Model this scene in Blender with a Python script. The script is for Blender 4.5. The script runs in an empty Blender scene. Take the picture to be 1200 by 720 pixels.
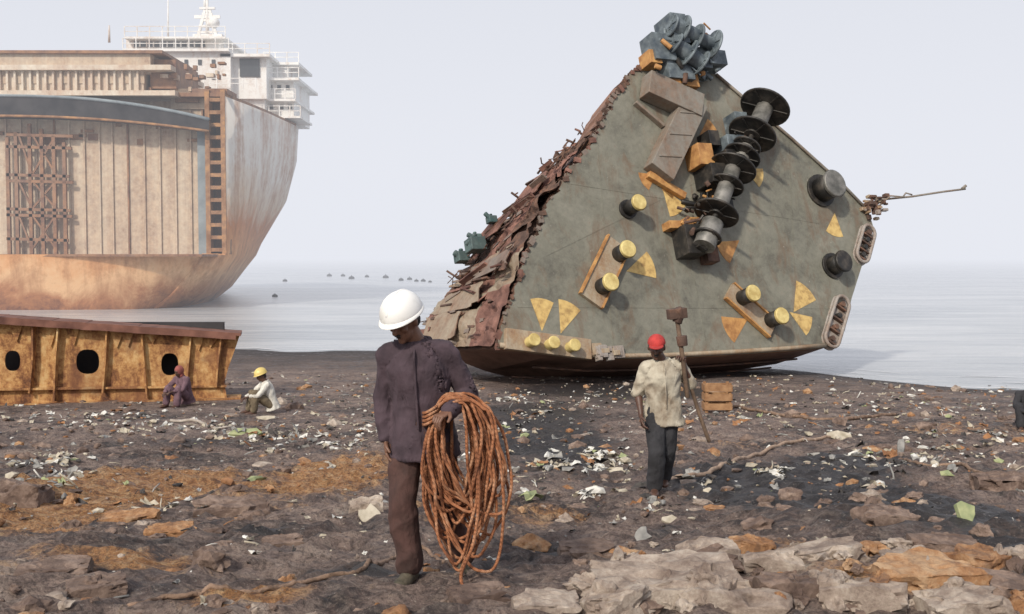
import bpy, math, random, bmesh
from mathutils import Vector, Matrix, noise
random.seed(7)
V=Vector
scene=bpy.context.scene
CAMZ=2.0; F=1300.0; PITCH=math.atan(60/1300)
cd=bpy.data.cameras.new("camera"); cam=bpy.data.objects.new("camera",cd); scene.collection.objects.link(cam)
cam.location=(0,0,CAMZ); cam.rotation_euler=(math.pi/2-PITCH,0,0)
cd.sensor_width=36; cd.lens=39; cd.clip_end=6000; cd.clip_start=0.1
scene.camera=cam
scene.view_settings.view_transform='Standard'; scene.view_settings.look='None'; scene.view_settings.exposure=0

# ---------- survey helpers (bearings measured from the photo -> real 3D points on real surfaces)
fw=V((0,math.cos(PITCH),-math.sin(PITCH))); up=V((0,math.sin(PITCH),math.cos(PITCH)))
C0=V((0,0,CAMZ))
def ray(px,py): return fw+V(((px-600)/F,0,0))+up*((360-py)/F)
def S(px,py,y):
    d=ray(px,py); return C0+d*(y/d.y)
SEA=-1.9
prof=[(-200,0.6),(0,0.25),(5.5,0.15),(6.4,0.08),(9,-0.2),(11.5,-0.48),(18,-1.05),(26,-1.5),(400,-1.6)]
shr=[(-400,60),(-60,50),(-11,46),(-5,45),(10,37),(14,32),(30,27),(100,15),(400,5)]
def interp(t,x):
    if x<=t[0][0]: return t[0][1]
    for i in range(len(t)-1):
        if x<=t[i+1][0]:
            a,b=t[i],t[i+1]; k=(x-a[0])/(b[0]-a[0]); return a[1]+(b[1]-a[1])*k
    return t[-1][1]
mounds=[]
def zbase(x,y):
    s=interp(shr,x)+0.5*math.sin(x*0.9)+0.35*noise.noise(V((x*0.5,3,0)))
    a=min(26,s-7); zp=interp(prof,min(y,a))
    if y<=a: z=zp
    elif y<=s: z=zp+(SEA-zp)*((y-a)/(s-a))
    else: z=SEA-0.06*(y-s) if y-s<60 else SEA-3.6
    return z,s
def zg(x,y):
    z,s=zbase(x,y)
    fade=max(0.0,min(1.0,(s-y)/9.0))
    if fade>0:
        near=1.0 if y<22 else 0.5
        z+=fade*near*(0.10*noise.noise(V((x*0.45,y*0.45,1)))+0.06*noise.noise(V((x*1.3,y*1.3,5))))
        if 2<y<30 and abs(x)<y*.75+3:
            k=max(0,min(1,(30-y)/12))
            r=1-abs(noise.noise(V((x*2.1,y*2.6,9))))*2
            r2=1-abs(noise.noise(V((x*5.5,y*6.5,19))))*2
            z+=fade*k*(0.065*r*r*r-0.015+0.03*r2*r2+0.035*noise.noise(V((x*5,y*6,2)))+0.022*noise.noise(V((x*13,y*15,2))))
    for (mx,my,mr,mh) in mounds:
        d2=((x-mx)**2+(y-my)**2)/(mr*mr)
        if d2<6: z+=mh*math.exp(-d2)*(1+0.5*noise.noise(V((x*3,y*3,0))))
    return z
def G(px,py):
    d=ray(px,py); t=3.0
    for i in range(26):
        p=C0+d*t; dz=p.z-zg(p.x,p.y)
        if abs(dz)<.004: break
        t+=max(-2,min(4,dz/abs(d.z)*.75))
    return C0+d*t
for px,py,r,h in [(150,565,0.9,0.12),(270,590,0.5,0.14),(20,580,0.6,0.14),(400,600,0.5,0.06),(1000,620,0.8,0.10),(560,600,0.4,0.05),(820,690,0.6,0.12),(60,650,0.6,0.08),(1120,560,0.9,0.08),(960,680,.6,.08),(1100,690,.5,.10),(840,640,.4,.08)]:
    p=G(px,py); mounds.append((p.x,p.y,r,h))

# ---------- mesh builder
class MB:
    def __init__(s): s.v=[];s.f=[];s.m=[];s.s=[]
    def add(s,vs,fs,mi=0,sm=False):
        o=len(s.v); s.v+= [tuple(x) for x in vs]
        for f in fs: s.f.append(tuple(i+o for i in f)); s.m.append(mi); s.s.append(sm)
    def box(s,c,ax,ay,az,mi=0):
        c=V(c);ax=V(ax);ay=V(ay);az=V(az)
        vs=[c+ax*a+ay*b+az*d for d in(-1,1) for b in(-1,1) for a in(-1,1)]
        s.add(vs,[(0,2,3,1),(4,5,7,6),(0,1,5,4),(2,6,7,3),(0,4,6,2),(1,3,7,5)],mi)
    def bx(s,x0,x1,y0,y1,z0,z1,mi=0):
        s.box(((x0+x1)/2,(y0+y1)/2,(z0+z1)/2),((x1-x0)/2,0,0),(0,(y1-y0)/2,0),(0,0,(z1-z0)/2),mi)
    def beam(s,p0,p1,w,t,mi=0,nrm=None):
        p0=V(p0);p1=V(p1);d=p1-p0
        if nrm is None: nrm=V((0,0,1)) if abs(d.normalized().z)<.95 else V((0,1,0))
        sd=d.cross(nrm).normalized(); nn=sd.cross(d).normalized()
        s.box((p0+p1)/2,d/2,sd*w/2,nn*t/2,mi)
    def loft(s,rings,n=14,mi=0,sm=True,caps=True):
        vs=[];fs=[]
        for c,ax,ay in rings:
            for i in range(n):
                a=2*math.pi*i/n; vs.append(V(c)+ax*math.cos(a)+ay*math.sin(a))
        for r in range(len(rings)-1):
            for i in range(n):
                j=(i+1)%n; fs.append((r*n+i,r*n+j,(r+1)*n+j,(r+1)*n+i))
        s.add(vs,fs,mi,sm)
        if caps:
            o=len(s.v)-len(vs)
            s.f.append(tuple(o+i for i in reversed(range(n)))); s.m.append(mi); s.s.append(False)
            k=o+(len(rings)-1)*n
            s.f.append(tuple(k+i for i in range(n))); s.m.append(mi); s.s.append(False)
    def cyl(s,p0,p1,r0,r1=None,n=20,mi=0,sm=True):
        p0=V(p0);p1=V(p1); r1=r0 if r1 is None else r1
        d=(p1-p0).normalized(); a=d.orthogonal().normalized(); b=d.cross(a)
        s.loft([(p0,a*r0,b*r0),(p1,a*r1,b*r1)],n,mi,sm)
    def capsule(s,p0,p1,r0,r1,n=12,mi=0):
        p0=V(p0);p1=V(p1); d=(p1-p0)
        if d.length<1e-6: d=V((0,0,1))
        d=d.normalized(); a=d.orthogonal().normalized(); b=d.cross(a); R=[]
        for k in (-80,-50,-25,0):
            t=math.radians(k); R.append((p0+d*r0*math.sin(t),a*r0*math.cos(t),b*r0*math.cos(t)))
        for k in (0,25,50,80):
            t=math.radians(k); R.append((p1+d*r1*math.sin(t),a*r1*math.cos(t),b*r1*math.cos(t)))
        s.loft(R,n,mi)
    def ell(s,c,ax,ay,az,n=14,mi=0):
        c=V(c);R=[]
        for k in (-82,-60,-40,-20,0,20,40,60,82):
            t=math.radians(k); R.append((c+az*math.sin(t),ax*math.cos(t),ay*math.cos(t)))
        s.loft(R,n,mi)
    def tube(s,pts,r,n=8,mi=0,closed=False):
        pts=[V(p) for p in pts]; N=len(pts); vs=[];fs=[]; a=None
        for i,p in enumerate(pts):
            if closed: t=(pts[(i+1)%N]-pts[i-1])
            else: t=pts[min(i+1,N-1)]-pts[max(i-1,0)]
            t=t.normalized()
            if a is None: a=t.orthogonal().normalized()
            a=(a-t*a.dot(t)); a=a.normalized() if a.length>1e-5 else t.orthogonal().normalized()
            b=t.cross(a); rr=r(i/N) if callable(r) else r
            for k in range(n):
                th=2*math.pi*k/n; vs.append(p+a*math.cos(th)*rr+b*math.sin(th)*rr)
        for i in range(N if closed else N-1):
            for k in range(n):
                k2=(k+1)%n; j=(i+1)%N; fs.append((i*n+k,i*n+k2,j*n+k2,j*n+k))
        if not closed: fs.append(tuple(reversed(range(n)))); fs.append(tuple((N-1)*n+k for k in range(n)))
        s.add(vs,fs,mi,True)
    def prism(s,pts,vec,mi=0,mis=None):
        pts=[V(p) for p in pts]; n=len(pts); vec=V(vec)
        vs=pts+[p+vec for p in pts]
        s.add(vs,[tuple(range(n)),tuple(reversed(range(n,2*n)))],mi)
        o=len(s.v)-2*n
        for i in range(n):
            j=(i+1)%n; s.f.append((o+j,o+i,o+n+i,o+n+j)); s.m.append(mi if mis is None else mis); s.s.append(False)
    def mesh(s,name,fix=True):
        me=bpy.data.meshes.new(name); me.from_pydata(s.v,[],s.f)
        me.polygons.foreach_set('material_index',s.m); me.polygons.foreach_set('use_smooth',s.s)
        me.update()
        if fix:
            bm=bmesh.new(); bm.from_mesh(me); bmesh.ops.recalc_face_normals(bm,faces=bm.faces); bm.to_mesh(me); bm.free()
        return me
    def obj(s,name,mats,parent=None,bevel=0):
        ob=bpy.data.objects.new(name,s.mesh(name))
        for m in (mats if isinstance(mats,(list,tuple)) else [mats]): ob.data.materials.append(m)
        scene.collection.objects.link(ob)
        if bevel:
            b=ob.modifiers.new('bevel','BEVEL'); b.width=bevel; b.segments=2; b.limit_method='ANGLE'
        if parent is not None: setp(ob,parent)
        return ob
def setp(ob,parent):
    ob.parent=parent; ob.matrix_parent_inverse=Matrix.Translation(parent.location).inverted()
def empty(name,loc):
    e=bpy.data.objects.new(name,None); e.location=loc; e.empty_display_size=0.3; scene.collection.objects.link(e); return e

# ---------- materials
def newmat(name):
    m=bpy.data.materials.new(name); m.use_nodes=True; nt=m.node_tree; b=nt.nodes['Principled BSDF']; return m,nt,b
def N(nt,t,**k):
    n=nt.nodes.new(t)
    for a,b in k.items(): setattr(n,a,b)
    return n
def c4(c): return (c[0],c[1],c[2],1)
def coords(nt,stretch=(1,1,1)):
    tc=N(nt,'ShaderNodeTexCoord'); mp=N(nt,'ShaderNodeMapping'); mp.inputs['Scale'].default_value=stretch
    nt.links.new(tc.outputs['Object'],mp.inputs[0]); return mp.outputs[0]
def nz(nt,co,scale,detail=6,rough=.6,dist=0):
    n=N(nt,'ShaderNodeTexNoise'); n.inputs['Scale'].default_value=scale; n.inputs['Detail'].default_value=detail
    n.inputs['Roughness'].default_value=rough; n.inputs['Distortion'].default_value=dist
    nt.links.new(co,n.inputs['Vector']); return n.outputs['Fac']
def ramp(nt,fac,stops):
    r=N(nt,'ShaderNodeValToRGB'); e=r.color_ramp.elements
    while len(e)<len(stops): e.new(0.5)
    for i,(p,c) in enumerate(stops):
        e[i].position=p; e[i].color=c4(c) if not isinstance(c,(int,float)) else (c,c,c,1)
    nt.links.new(fac,r.inputs[0]); return r.outputs[0]
def mix(nt,fac,a,b,mode='MIX'):
    n=N(nt,'ShaderNodeMixRGB',blend_type=mode)
    for i,x in ((0,fac),(1,a),(2,b)):
        if isinstance(x,(int,float)): n.inputs[i].default_value=x if i==0 else (x,x,x,1)
        elif isinstance(x,(tuple,list)): n.inputs[i].default_value=c4(x)
        else: nt.links.new(x,n.inputs[i])
    return n.outputs[0]
def bump(nt,b,h,strength=.4,dist=.02):
    n=N(nt,'ShaderNodeBump'); n.inputs['Strength'].default_value=strength; n.inputs['Distance'].default_value=dist
    nt.links.new(h,n.inputs['Height']); nt.links.new(n.outputs[0],b.inputs['Normal'])
def rmat(name,c1,c2,scale=3,rough=.7,metal=0,bs=.3,bd=.02,stretch=(1,1,1),detail=6,c3=None,lo=.35,hi=.65):
    m,nt,b=newmat(name); co=coords(nt,stretch); f=nz(nt,co,scale,detail)
    st=[(lo,c1),(hi,c2)] if c3 is None else [(lo,c1),((lo+hi)/2,c3),(hi,c2)]
    nt.links.new(ramp(nt,f,st),b.inputs['Base Color'])
    b.inputs['Roughness'].default_value=rough; b.inputs['Metallic'].default_value=metal
    bump(nt,b,nz(nt,co,scale*4,4),bs,bd); return m
def paint(name,pc,r1,r2,amt=.5,scale=.5,stretch=(1,1,.15),rough=.65,bs=.3,bd=.03,soft=.12,dirt=.3):
    """old paint breaking up into rust"""
    m,nt,b=newmat(name); co=coords(nt,stretch); ci=coords(nt)
    a=nz(nt,co,scale,8,.65,.3); fine=nz(nt,ci,scale*7,6,.7)
    comb=mix(nt,.35,a,fine)
    mask=ramp(nt,comb,[(max(0,.66-amt*.36-soft),0.0),(min(1,.66-amt*.36+soft),1.0)])
    rust=ramp(nt,nz(nt,ci,scale*3,6,.7),[(.35,r1),(.65,r2)])
    pv=mix(nt,dirt,pc,ramp(nt,nz(nt,co,scale*2.3,6),[(.3,tuple(x*.45 for x in pc)),(.65,pc)]))
    nt.links.new(mix(nt,mask,pv,rust),b.inputs['Base Color'])
    b.inputs['Roughness'].default_value=rough
    bump(nt,b,fine,bs,bd); return m

M={}
# deck paint: worn grey-green, brown stains, chalky scuffs
m,nt,b=newmat('deck_paint'); ci=coords(nt); cs=coords(nt,(1,1,.35))
A_=nz(nt,ci,.5,8,.7,.6); B_=nz(nt,ci,4.5,8,.75,.3); C_=nz(nt,cs,1.4,8,.7,.5)
c=ramp(nt,mix(nt,.4,A_,B_),[(.38,(.105,.10,.082)),(.48,(.175,.172,.138)),(.56,(.215,.21,.17)),(.66,(.27,.255,.205))])
c=mix(nt,ramp(nt,C_,[(.52,0.0),(.66,.7)]),c,(.16,.105,.07))
c=mix(nt,ramp(nt,B_,[(.62,0.0),(.70,.7)]),c,(.13,.07,.045))
c=mix(nt,ramp(nt,B_,[(.30,.8),(.37,0.0)]),c,(.36,.34,.29))
nt.links.new(c,b.inputs['Base Color']); nt.links.new(ramp(nt,C_,[(.4,.5),(.6,.8)]),b.inputs['Roughness']); bump(nt,b,mix(nt,.5,A_,B_),.5,.05)
M['deck']=m
M['hullbrown']=paint('hull_antifouling',(.24,.14,.105),(.10,.055,.042),(.32,.19,.14),amt=.5,scale=.7,stretch=(.4,.4,1.5),soft=.25)
M['rustdk']=rmat('rust_dark',(.05,.028,.02),(.19,.10,.065),2.5,.85,0,.5,.03,c3=(.10,.06,.045))
M['rustred']=rmat('red_lead_paint',(.08,.035,.028),(.29,.15,.115),1.6,.85,0,.4,.03,c3=(.17,.085,.065))
M['rustor']=rmat('rust_orange',(.20,.09,.035),(.42,.22,.09),1.5,.85,0,.4,.03,c3=(.28,.15,.08))
M['tan']=paint('tan_plate',(.36,.32,.245),(.15,.08,.05),(.27,.17,.11),amt=.5,scale=1.3,stretch=(1,1,.5),soft=.15)
M['greypl']=paint('grey_plate',(.23,.215,.19),(.12,.07,.05),(.24,.15,.11),amt=.5,scale=1.5,stretch=(1,1,.5),soft=.2)
M['teal']=rmat('teal_paint',(.04,.09,.09),(.11,.17,.165),2,.6,c3=(.07,.10,.10))
M['gear']=rmat('winch_black',(.018,.018,.018),(.075,.065,.055),3,.5,.2,.3,.01,c3=(.03,.028,.026))
M['gearlt']=rmat('winch_steel',(.10,.10,.09),(.26,.25,.23),3,.5,.3,.3,.01)
M['gearbl']=rmat('machinery_blue_grey',(.06,.08,.10),(.22,.265,.29),2.5,.55,.1,.3,.02,c3=(.12,.145,.16))
M['housing']=paint('housing_paint',(.25,.24,.21),(.13,.08,.05),(.24,.15,.1),amt=.36,scale=1.1)
M['yel']=rmat('safety_yellow',(.36,.23,.09),(.66,.48,.19),5,.65,0,.2,.01,c3=(.58,.40,.15))
M['yelcap']=rmat('yellow_cap',(.46,.34,.12),(.72,.60,.26),4,.55,0,.2,.01)
M['orange']=rmat('orange_paint',(.28,.13,.045),(.55,.31,.11),3.5,.7,c3=(.43,.22,.08))
M['cream']=paint('cream_plate',(.42,.36,.27),(.2,.1,.05),(.33,.2,.1),amt=.4,scale=2)
M['whitegr']=paint('chock_white',(.40,.39,.37),(.13,.07,.045),(.25,.16,.1),amt=.42,scale=2.6,soft=.2)

# ---------- world, sun
SE=math.radians(36); AZ=math.radians(-155) # sun behind the camera, to its left
sdir=V((math.sin(AZ)*math.cos(SE),math.cos(AZ)*math.cos(SE),math.sin(SE)))
w=bpy.data.worlds.new("World"); scene.world=w; w.use_nodes=True; nt=w.node_tree
bg=nt.nodes['Background']; sk=N(nt,'ShaderNodeTexSky'); sk.sky_type='NISHITA'; sk.sun_disc=False
sk.sun_elevation=SE; sk.sun_rotation=AZ; sk.dust_density=6; sk.air_density=1.2; sk.ozone_density=1.5; sk.altitude=0
hs=N(nt,'ShaderNodeHueSaturation'); hs.inputs['Saturation'].default_value=.35; hs.inputs['Value'].default_value=1.0
nt.links.new(sk.outputs[0],hs.inputs['Color'])
nt.links.new(mix(nt,.55,hs.outputs[0],(5.5,5.7,6.6)),bg.inputs['Color'])
bg.inputs['Strength'].default_value=.125
sl=bpy.data.lights.new("sun",'SUN'); sl.energy=2.9; sl.angle=math.radians(3); sl.color=(1,.91,.78)
so=bpy.data.objects.new("sun",sl); scene.collection.objects.link(so); so.rotation_euler=sdir.to_track_quat('Z','Y').to_euler()

# ---------- haze (volume over the bay, added emission stands in for scattered daylight)
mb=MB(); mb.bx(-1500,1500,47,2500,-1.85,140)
hz,nt,b=newmat('glowing_haze'); nt.nodes.remove(b)
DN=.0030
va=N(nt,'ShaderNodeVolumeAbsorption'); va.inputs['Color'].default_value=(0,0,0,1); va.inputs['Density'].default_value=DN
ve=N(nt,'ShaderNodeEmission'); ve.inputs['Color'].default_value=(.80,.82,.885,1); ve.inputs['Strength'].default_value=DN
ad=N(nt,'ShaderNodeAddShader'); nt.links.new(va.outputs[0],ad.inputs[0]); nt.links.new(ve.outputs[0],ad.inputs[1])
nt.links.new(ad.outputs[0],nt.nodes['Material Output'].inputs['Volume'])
glowing_haze=mb.obj('glowing_haze',hz)

# ---------- ground
def axis(n,c,span,k):
    return [c+span*math.sinh(k*(2*i/(n-1)-1))/math.sinh(k) for i in range(n)]
ys=[]; y=-60.0
while y<-4: ys.append(y); y+=6
y=0.0
while y<420:
    ys.append(y)
    y+= .35 if y<4.5 else max(.03,.0045*y) if y<30 else .0045*y*(1+(y-30)*.15)
xs=axis(560,0,420,5.3)
spots=[]
def sp(px,py,wx,wy,ch,st):
    p=G(px,py); q=G(px,py+wy); spots.append((p.x,p.y,wx/F*p.y,max(.12,abs(p.y-q.y)),ch,st))
sp(140,562,110,28,0,1.9); sp(70,605,80,20,0,1.1); sp(390,562,70,26,0,1.4); sp(640,605,60,14,0,.7); sp(130,645,130,25,0,.9); sp(1090,680,130,18,0,1.0); sp(290,695,90,16,0,1.0); sp(860,520,60,10,0,.4); sp(1120,500,110,12,0,.5); sp(520,590,70,20,0,.6); sp(940,650,90,16,0,.6)
sp(960,577,130,20,1,1.8); sp(640,515,75,36,1,1.6); sp(1120,600,90,24,1,.9); sp(300,615,60,14,1,.9); sp(620,480,90,10,1,.9); sp(1000,540,100,14,1,1.0);sp(730,458,150,12,1,1.2);sp(420,660,90,14,1,.9);sp(640,640,90,14,1,.7);sp(40,548,40,10,1,.6);sp(840,560,60,14,1,1.0);sp(1150,640,60,12,1,.8);sp(230,520,60,10,1,.6)
sp(320,510,90,12,2,.6); sp(60,530,60,8,2,.55); sp(720,540,40,8,2,.55); sp(900,550,40,6,2,.4); sp(430,600,60,10,2,.6);sp(860,690,140,16,2,.8);sp(1120,690,90,14,2,.5);sp(600,700,120,12,2,.4)
vsx=[];fs=[];attr=[]
nx=len(xs);ny=len(ys)
for yy in ys:
    for xx in xs:
        z=zg(xx,yy); vsx.append((xx,yy,z))
        a=[0,0,0]
        if 4<yy<34 and abs(xx)<20:
            for (sx,sy,rx,ry,ch,st) in spots:
                d=((xx-sx)/rx)**2+((yy-sy)/ry)**2
                if d<5: a[ch]+=st*math.exp(-d)
        attr.append(a)
for j in range(ny-1):
    for i in range(nx-1):
        k=j*nx+i; fs.append((k,k+1,k+nx+1,k+nx))
me=bpy.data.meshes.new('ground'); me.from_pydata(vsx,[],fs); me.update()
me.polygons.foreach_set('use_smooth',[True]*len(fs))
ca=me.color_attributes.new('soil','FLOAT_COLOR','POINT')
flat=[]
for a in attr: flat+= [min(1.3,a[0]),min(1.3,a[1]),min(1,a[2]),1]
ca.data.foreach_set('color',flat)
g=bpy.data.objects.new('ground',me); scene.collection.objects.link(g)
m,nt,b=newmat('beach_soil'); co=coords(nt)
at=N(nt,'ShaderNodeAttribute'); at.attribute_name='soil'; sep=N(nt,'ShaderNodeSeparateColor'); nt.links.new(at.outputs['Color'],sep.inputs[0])
big=nz(nt,co,.55,8,.65,.8); mid=nz(nt,co,2.2,8,.7,.8); fin=nz(nt,co,9,8,.75,.5); vf=nz(nt,co,38,6,.7)
base=ramp(nt,mix(nt,.5,big,mid),[(.41,(.026,.021,.022)),(.46,(.092,.064,.058)),(.51,(.19,.135,.115)),(.57,(.29,.215,.18)),(.64,(.38,.31,.265))])
base=mix(nt,ramp(nt,fin,[(.46,0.0),(.62,.6)]),base,(.33,.26,.215))
base=mix(nt,ramp(nt,fin,[(.36,.75),(.48,0.0)]),base,(.055,.040,.037))
def mask(ch,lo,hi):
    mm=mix(nt,.45,mid,fin)
    add=N(nt,'ShaderNodeMath',operation='ADD'); nt.links.new(mm,add.inputs[0])
    hf_=N(nt,'ShaderNodeMath',operation='MULTIPLY'); nt.links.new(sep.outputs[ch],hf_.inputs[0]); hf_.inputs[1].default_value=.32
    nt.links.new(hf_.outputs[0],add.inputs[1]); return ramp(nt,add.outputs[0],[(lo,0.0),(hi,1.0)])
c=mix(nt,mask(0,.62,.74),base,ramp(nt,fin,[(.38,(.18,.075,.03)),(.5,(.40,.20,.08)),(.62,(.50,.32,.17))]))
wet=mask(1,.62,.73)
c=mix(nt,wet,c,ramp(nt,fin,[(.4,(.012,.011,.013)),(.62,(.05,.043,.043))]))
c=mix(nt,mask(2,.66,.76),c,ramp(nt,fin,[(.38,(.12,.10,.085)),(.52,(.27,.23,.19)),(.64,(.42,.38,.33))]))
c=mix(nt,ramp(nt,vf,[(.40,.6),(.50,0.0)]),c,(.045,.033,.03))
c=mix(nt,ramp(nt,vf,[(.60,0.0),(.66,.5)]),c,(.44,.39,.34))
geo=N(nt,'ShaderNodeNewGeometry'); sx=N(nt,'ShaderNodeSeparateXYZ'); nt.links.new(geo.outputs['Position'],sx.inputs[0])
mr=N(nt,'ShaderNodeMapRange'); mr.inputs['From Min'].default_value=-1.88; mr.inputs['From Max'].default_value=-1.66; nt.links.new(sx.outputs['Z'],mr.inputs['Value'])
c=mix(nt,mr.outputs[0],(.05,.043,.044),c)
nt.links.new(c,b.inputs['Base Color'])
nt.links.new(mix(nt,wet,ramp(nt,mid,[(.38,.5),(.52,.95)]),.42),b.inputs['Roughness'])
bump(nt,b,mix(nt,.5,mid,fin),1.0,.14)
me.materials.append(m); SOIL=m

# ---------- sea
xs2=axis(160,0,3000,5); ys2=[20+ (3800)*(math.exp(5*i/159)-1)/(math.exp(5)-1) for i in range(160)]
mb=MB(); vv=[(x,y,SEA+.02*noise.noise(V((x*.3,y*.6,0)))) for y in ys2 for x in xs2]
ff=[(j*160+i,j*160+i+1,(j+1)*160+i+1,(j+1)*160+i) for j in range(159) for i in range(159)]
mb.add(vv,ff,0,True)
m,nt,b=newmat('sea_water'); co=coords(nt,(.5,1.6,1))
wv=nz(nt,co,.9,7,.6,.4); w2=nz(nt,co,.12,4,.5); w3=nz(nt,coords(nt,(.35,2.2,1)),.5,6,.6,.6)
nt.links.new(ramp(nt,mix(nt,.5,w2,w3),[(.38,(.30,.325,.35)),(.5,(.41,.43,.45)),(.62,(.52,.53,.54))]),b.inputs['Base Color'])
b.inputs['Roughness'].default_value=.2; b.inputs['IOR'].default_value=1.33
bump(nt,b,wv,.4,.3)
sea=mb.obj('sea',m)
mb=MB()
for off,wd,x0,x1 in [(0.15,.22,8,26),(1.7,.10,9,24),(3.4,.08,10,24),(.2,.16,-13,-3)]:
    x=x0
    while x<x1:
        f0=lambda xx: wd*max(0,noise.noise(V((xx*.8,off,0)))+.25)*2+.01
        s=zbase(x,0)[1]+off; x2=x+.12; s2=zbase(x2,0)[1]+off
        mb.add([(x,s,SEA+.035),(x2,s2,SEA+.035),(x2,s2+f0(x2),SEA+.035),(x,s+f0(x),SEA+.035)],[(0,1,2,3)]); x=x2
mb.obj('surf_foam',rmat('foam',(.45,.46,.47),(.7,.71,.72),6,.6))

# ================= BOW SECTION =================
n=V((.45,-.83,.30)).normalized(); u=V((0,0,1)).cross(n).normalized(); v=n.cross(u).normalized()
O=S(700,425,31)
def duv(px,py):
    d=ray(px,py); t=(O-C0).dot(n)/d.dot(n); p=C0+d*t-O; return (p.dot(u),p.dot(v))
def DP(q,h=0): return O+u*q[0]+v*q[1]+n*h
def D(px,py,h=0): return DP(duv(px,py),h)
bow=empty('ship_bow_section',O)
# outline: bearing, shell depth behind, lift of the rear edge
ol=[(583,408,4.7,1.05),(590,378,4.9,.95),(603,345,5.0,.65),(612,312,4.8,.3),(622,285,4.5,.1),(634,258,4.4,0),(640,240,3.7,0),(655,222,3.1,0),(666,200,2.4,0),(684,180,1.6,0),(700,158,.7,0),(706,140,.5,0),(716,118,.5,0),(728,104,.5,0),(738,88,.5,0),(752,78,.5,0),(768,62,.5,0),
    (800,70,.6,0),(838,86,.7,0),(880,122,.9,0),(925,160,1.1,0),(985,214,1.3,0),(1018,248,1.5,0),(1024,268,1.6,0),(1010,312,1.7,0),(998,350,1.8,0),(990,388,2.0,.05),(966,408,2.3,0),(920,412,3.0,0),(860,416,3.6,0),(780,420,3.9,0),(715,421,4.1,.1),(650,416,4.4,.5)]
pts=[]
for i,(a,b_,h,lf) in enumerate(ol):
    pts.append((a,b_,h,lf))
    if i<16:
        a2,b2,h2,l2=ol[i+1]
        for k in (.2,.4,.6,.8):
            pts.append((a+(a2-a)*k+random.choice([-3,-2,0,0,2,5]),b_+(b2-b_)*k+random.uniform(-2,2),h+(h2-h)*k+random.uniform(-.2,.2),lf+(l2-lf)*k))
q=[duv(a,b_) for a,b_,h,lf in pts]; H=[p[2] for p in pts]; LF=[p[3] for p in pts]; NN=len(q)
mb=MB()
ZU=V((0,0,1))
front=[DP(x,0) for x in q]; mid_=[DP(x,-.12) for x in q]; back=[DP(x,-h)+ZU*l for x,h,l in zip(q,H,LF)]
cx=sum(x[0] for x in q)/NN; cy=sum(x[1] for x in q)/NN
back2=[DP((cx+(x[0]-cx)*.78,cy+(x[1]-cy)*.78+.3),-h-1.0)+ZU*l for x,h,l in zip(q,H,LF)]
allv=front+mid_+back+back2; fs=[(tuple(range(NN)))]; mi=[0]
nleft=next(i for i,p in enumerate(pts) if p[0]==768)
for i in range(NN):
    j=(i+1)%NN
    left=i<nleft
    for r,(mt) in enumerate((1 if not left else 3,3 if left else 2,2)):
        fs.append((r*NN+i,r*NN+j,(r+1)*NN+j,(r+1)*NN+i)); mi.append(mt)
o=len(allv); allv.append(DP((cx,cy),-4.5))
for i in range(NN): fs.append((3*NN+i,3*NN+(i+1)%NN,o)); mi.append(2)
for f,k in zip(fs,mi): mb.f.append(f); mb.m.append(k); mb.s.append(False)
mb.v=[tuple(x) for x in allv]
mb.obj('hull_and_deck',[M['deck'],M['rustor'],M['hullbrown'],M['rustdk']],bow)
mb=MB()
for a,b_ in [((640,300),(905,170)),((606,360),(990,362)),((700,160),(720,418)),((800,250),(830,414)),((925,165),(935,408)),((665,215),(960,262))]:
    A=duv(*a);B=duv(*b_); mb.beam(DP(A,.004),DP(B,.004),.02,.008,0,n)
mb.obj('weld_seams',M['deck'],bow)
mb=MB()
edge=[(838,88),(925,162),(985,216),(1018,250)]
mb.tube([D(*e,.06) for e in edge],.05,8,0)
edge=[(968,405),(920,409),(860,413),(780,417),(715,418),(650,413),(585,405)]
mb.tube([D(*e,.05) for e in edge],.07,8,1)
mb.obj('coaming_bar',[M['housing'],M['cream'],M['rustor']],bow)
mb=MB()
for hh in (-1.3,-2.6):
    mb.tube([D(a,b_,hh)+V((0,-.02,-.03)) for a,b_ in [(966,409),(920,413),(860,417),(780,421),(715,422),(650,417)]],.035,6,0)
mb.obj('shell_stringers',M['rustdk'],bow)
le=ol[:11]
def Fk(t,s,off=0):
    x=t*(len(le)-1); i=min(int(x),len(le)-2); k=x-i
    A=le[i];B=le[i+1]; qa=duv(A[0],A[1]);qb=duv(B[0],B[1]); h=A[2]+(B[2]-A[2])*k; lf=A[3]+(B[3]-A[3])*k
    e=(DP(qb)-DP(qa)).normalized(); nn=n.cross(e).normalized()
    if nn.x>0: nn=-nn
    return DP((qa[0]+(qb[0]-qa[0])*k,qa[1]+(qb[1]-qa[1])*k),-h*s)+ZU*lf*s+nn*off, nn
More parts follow.
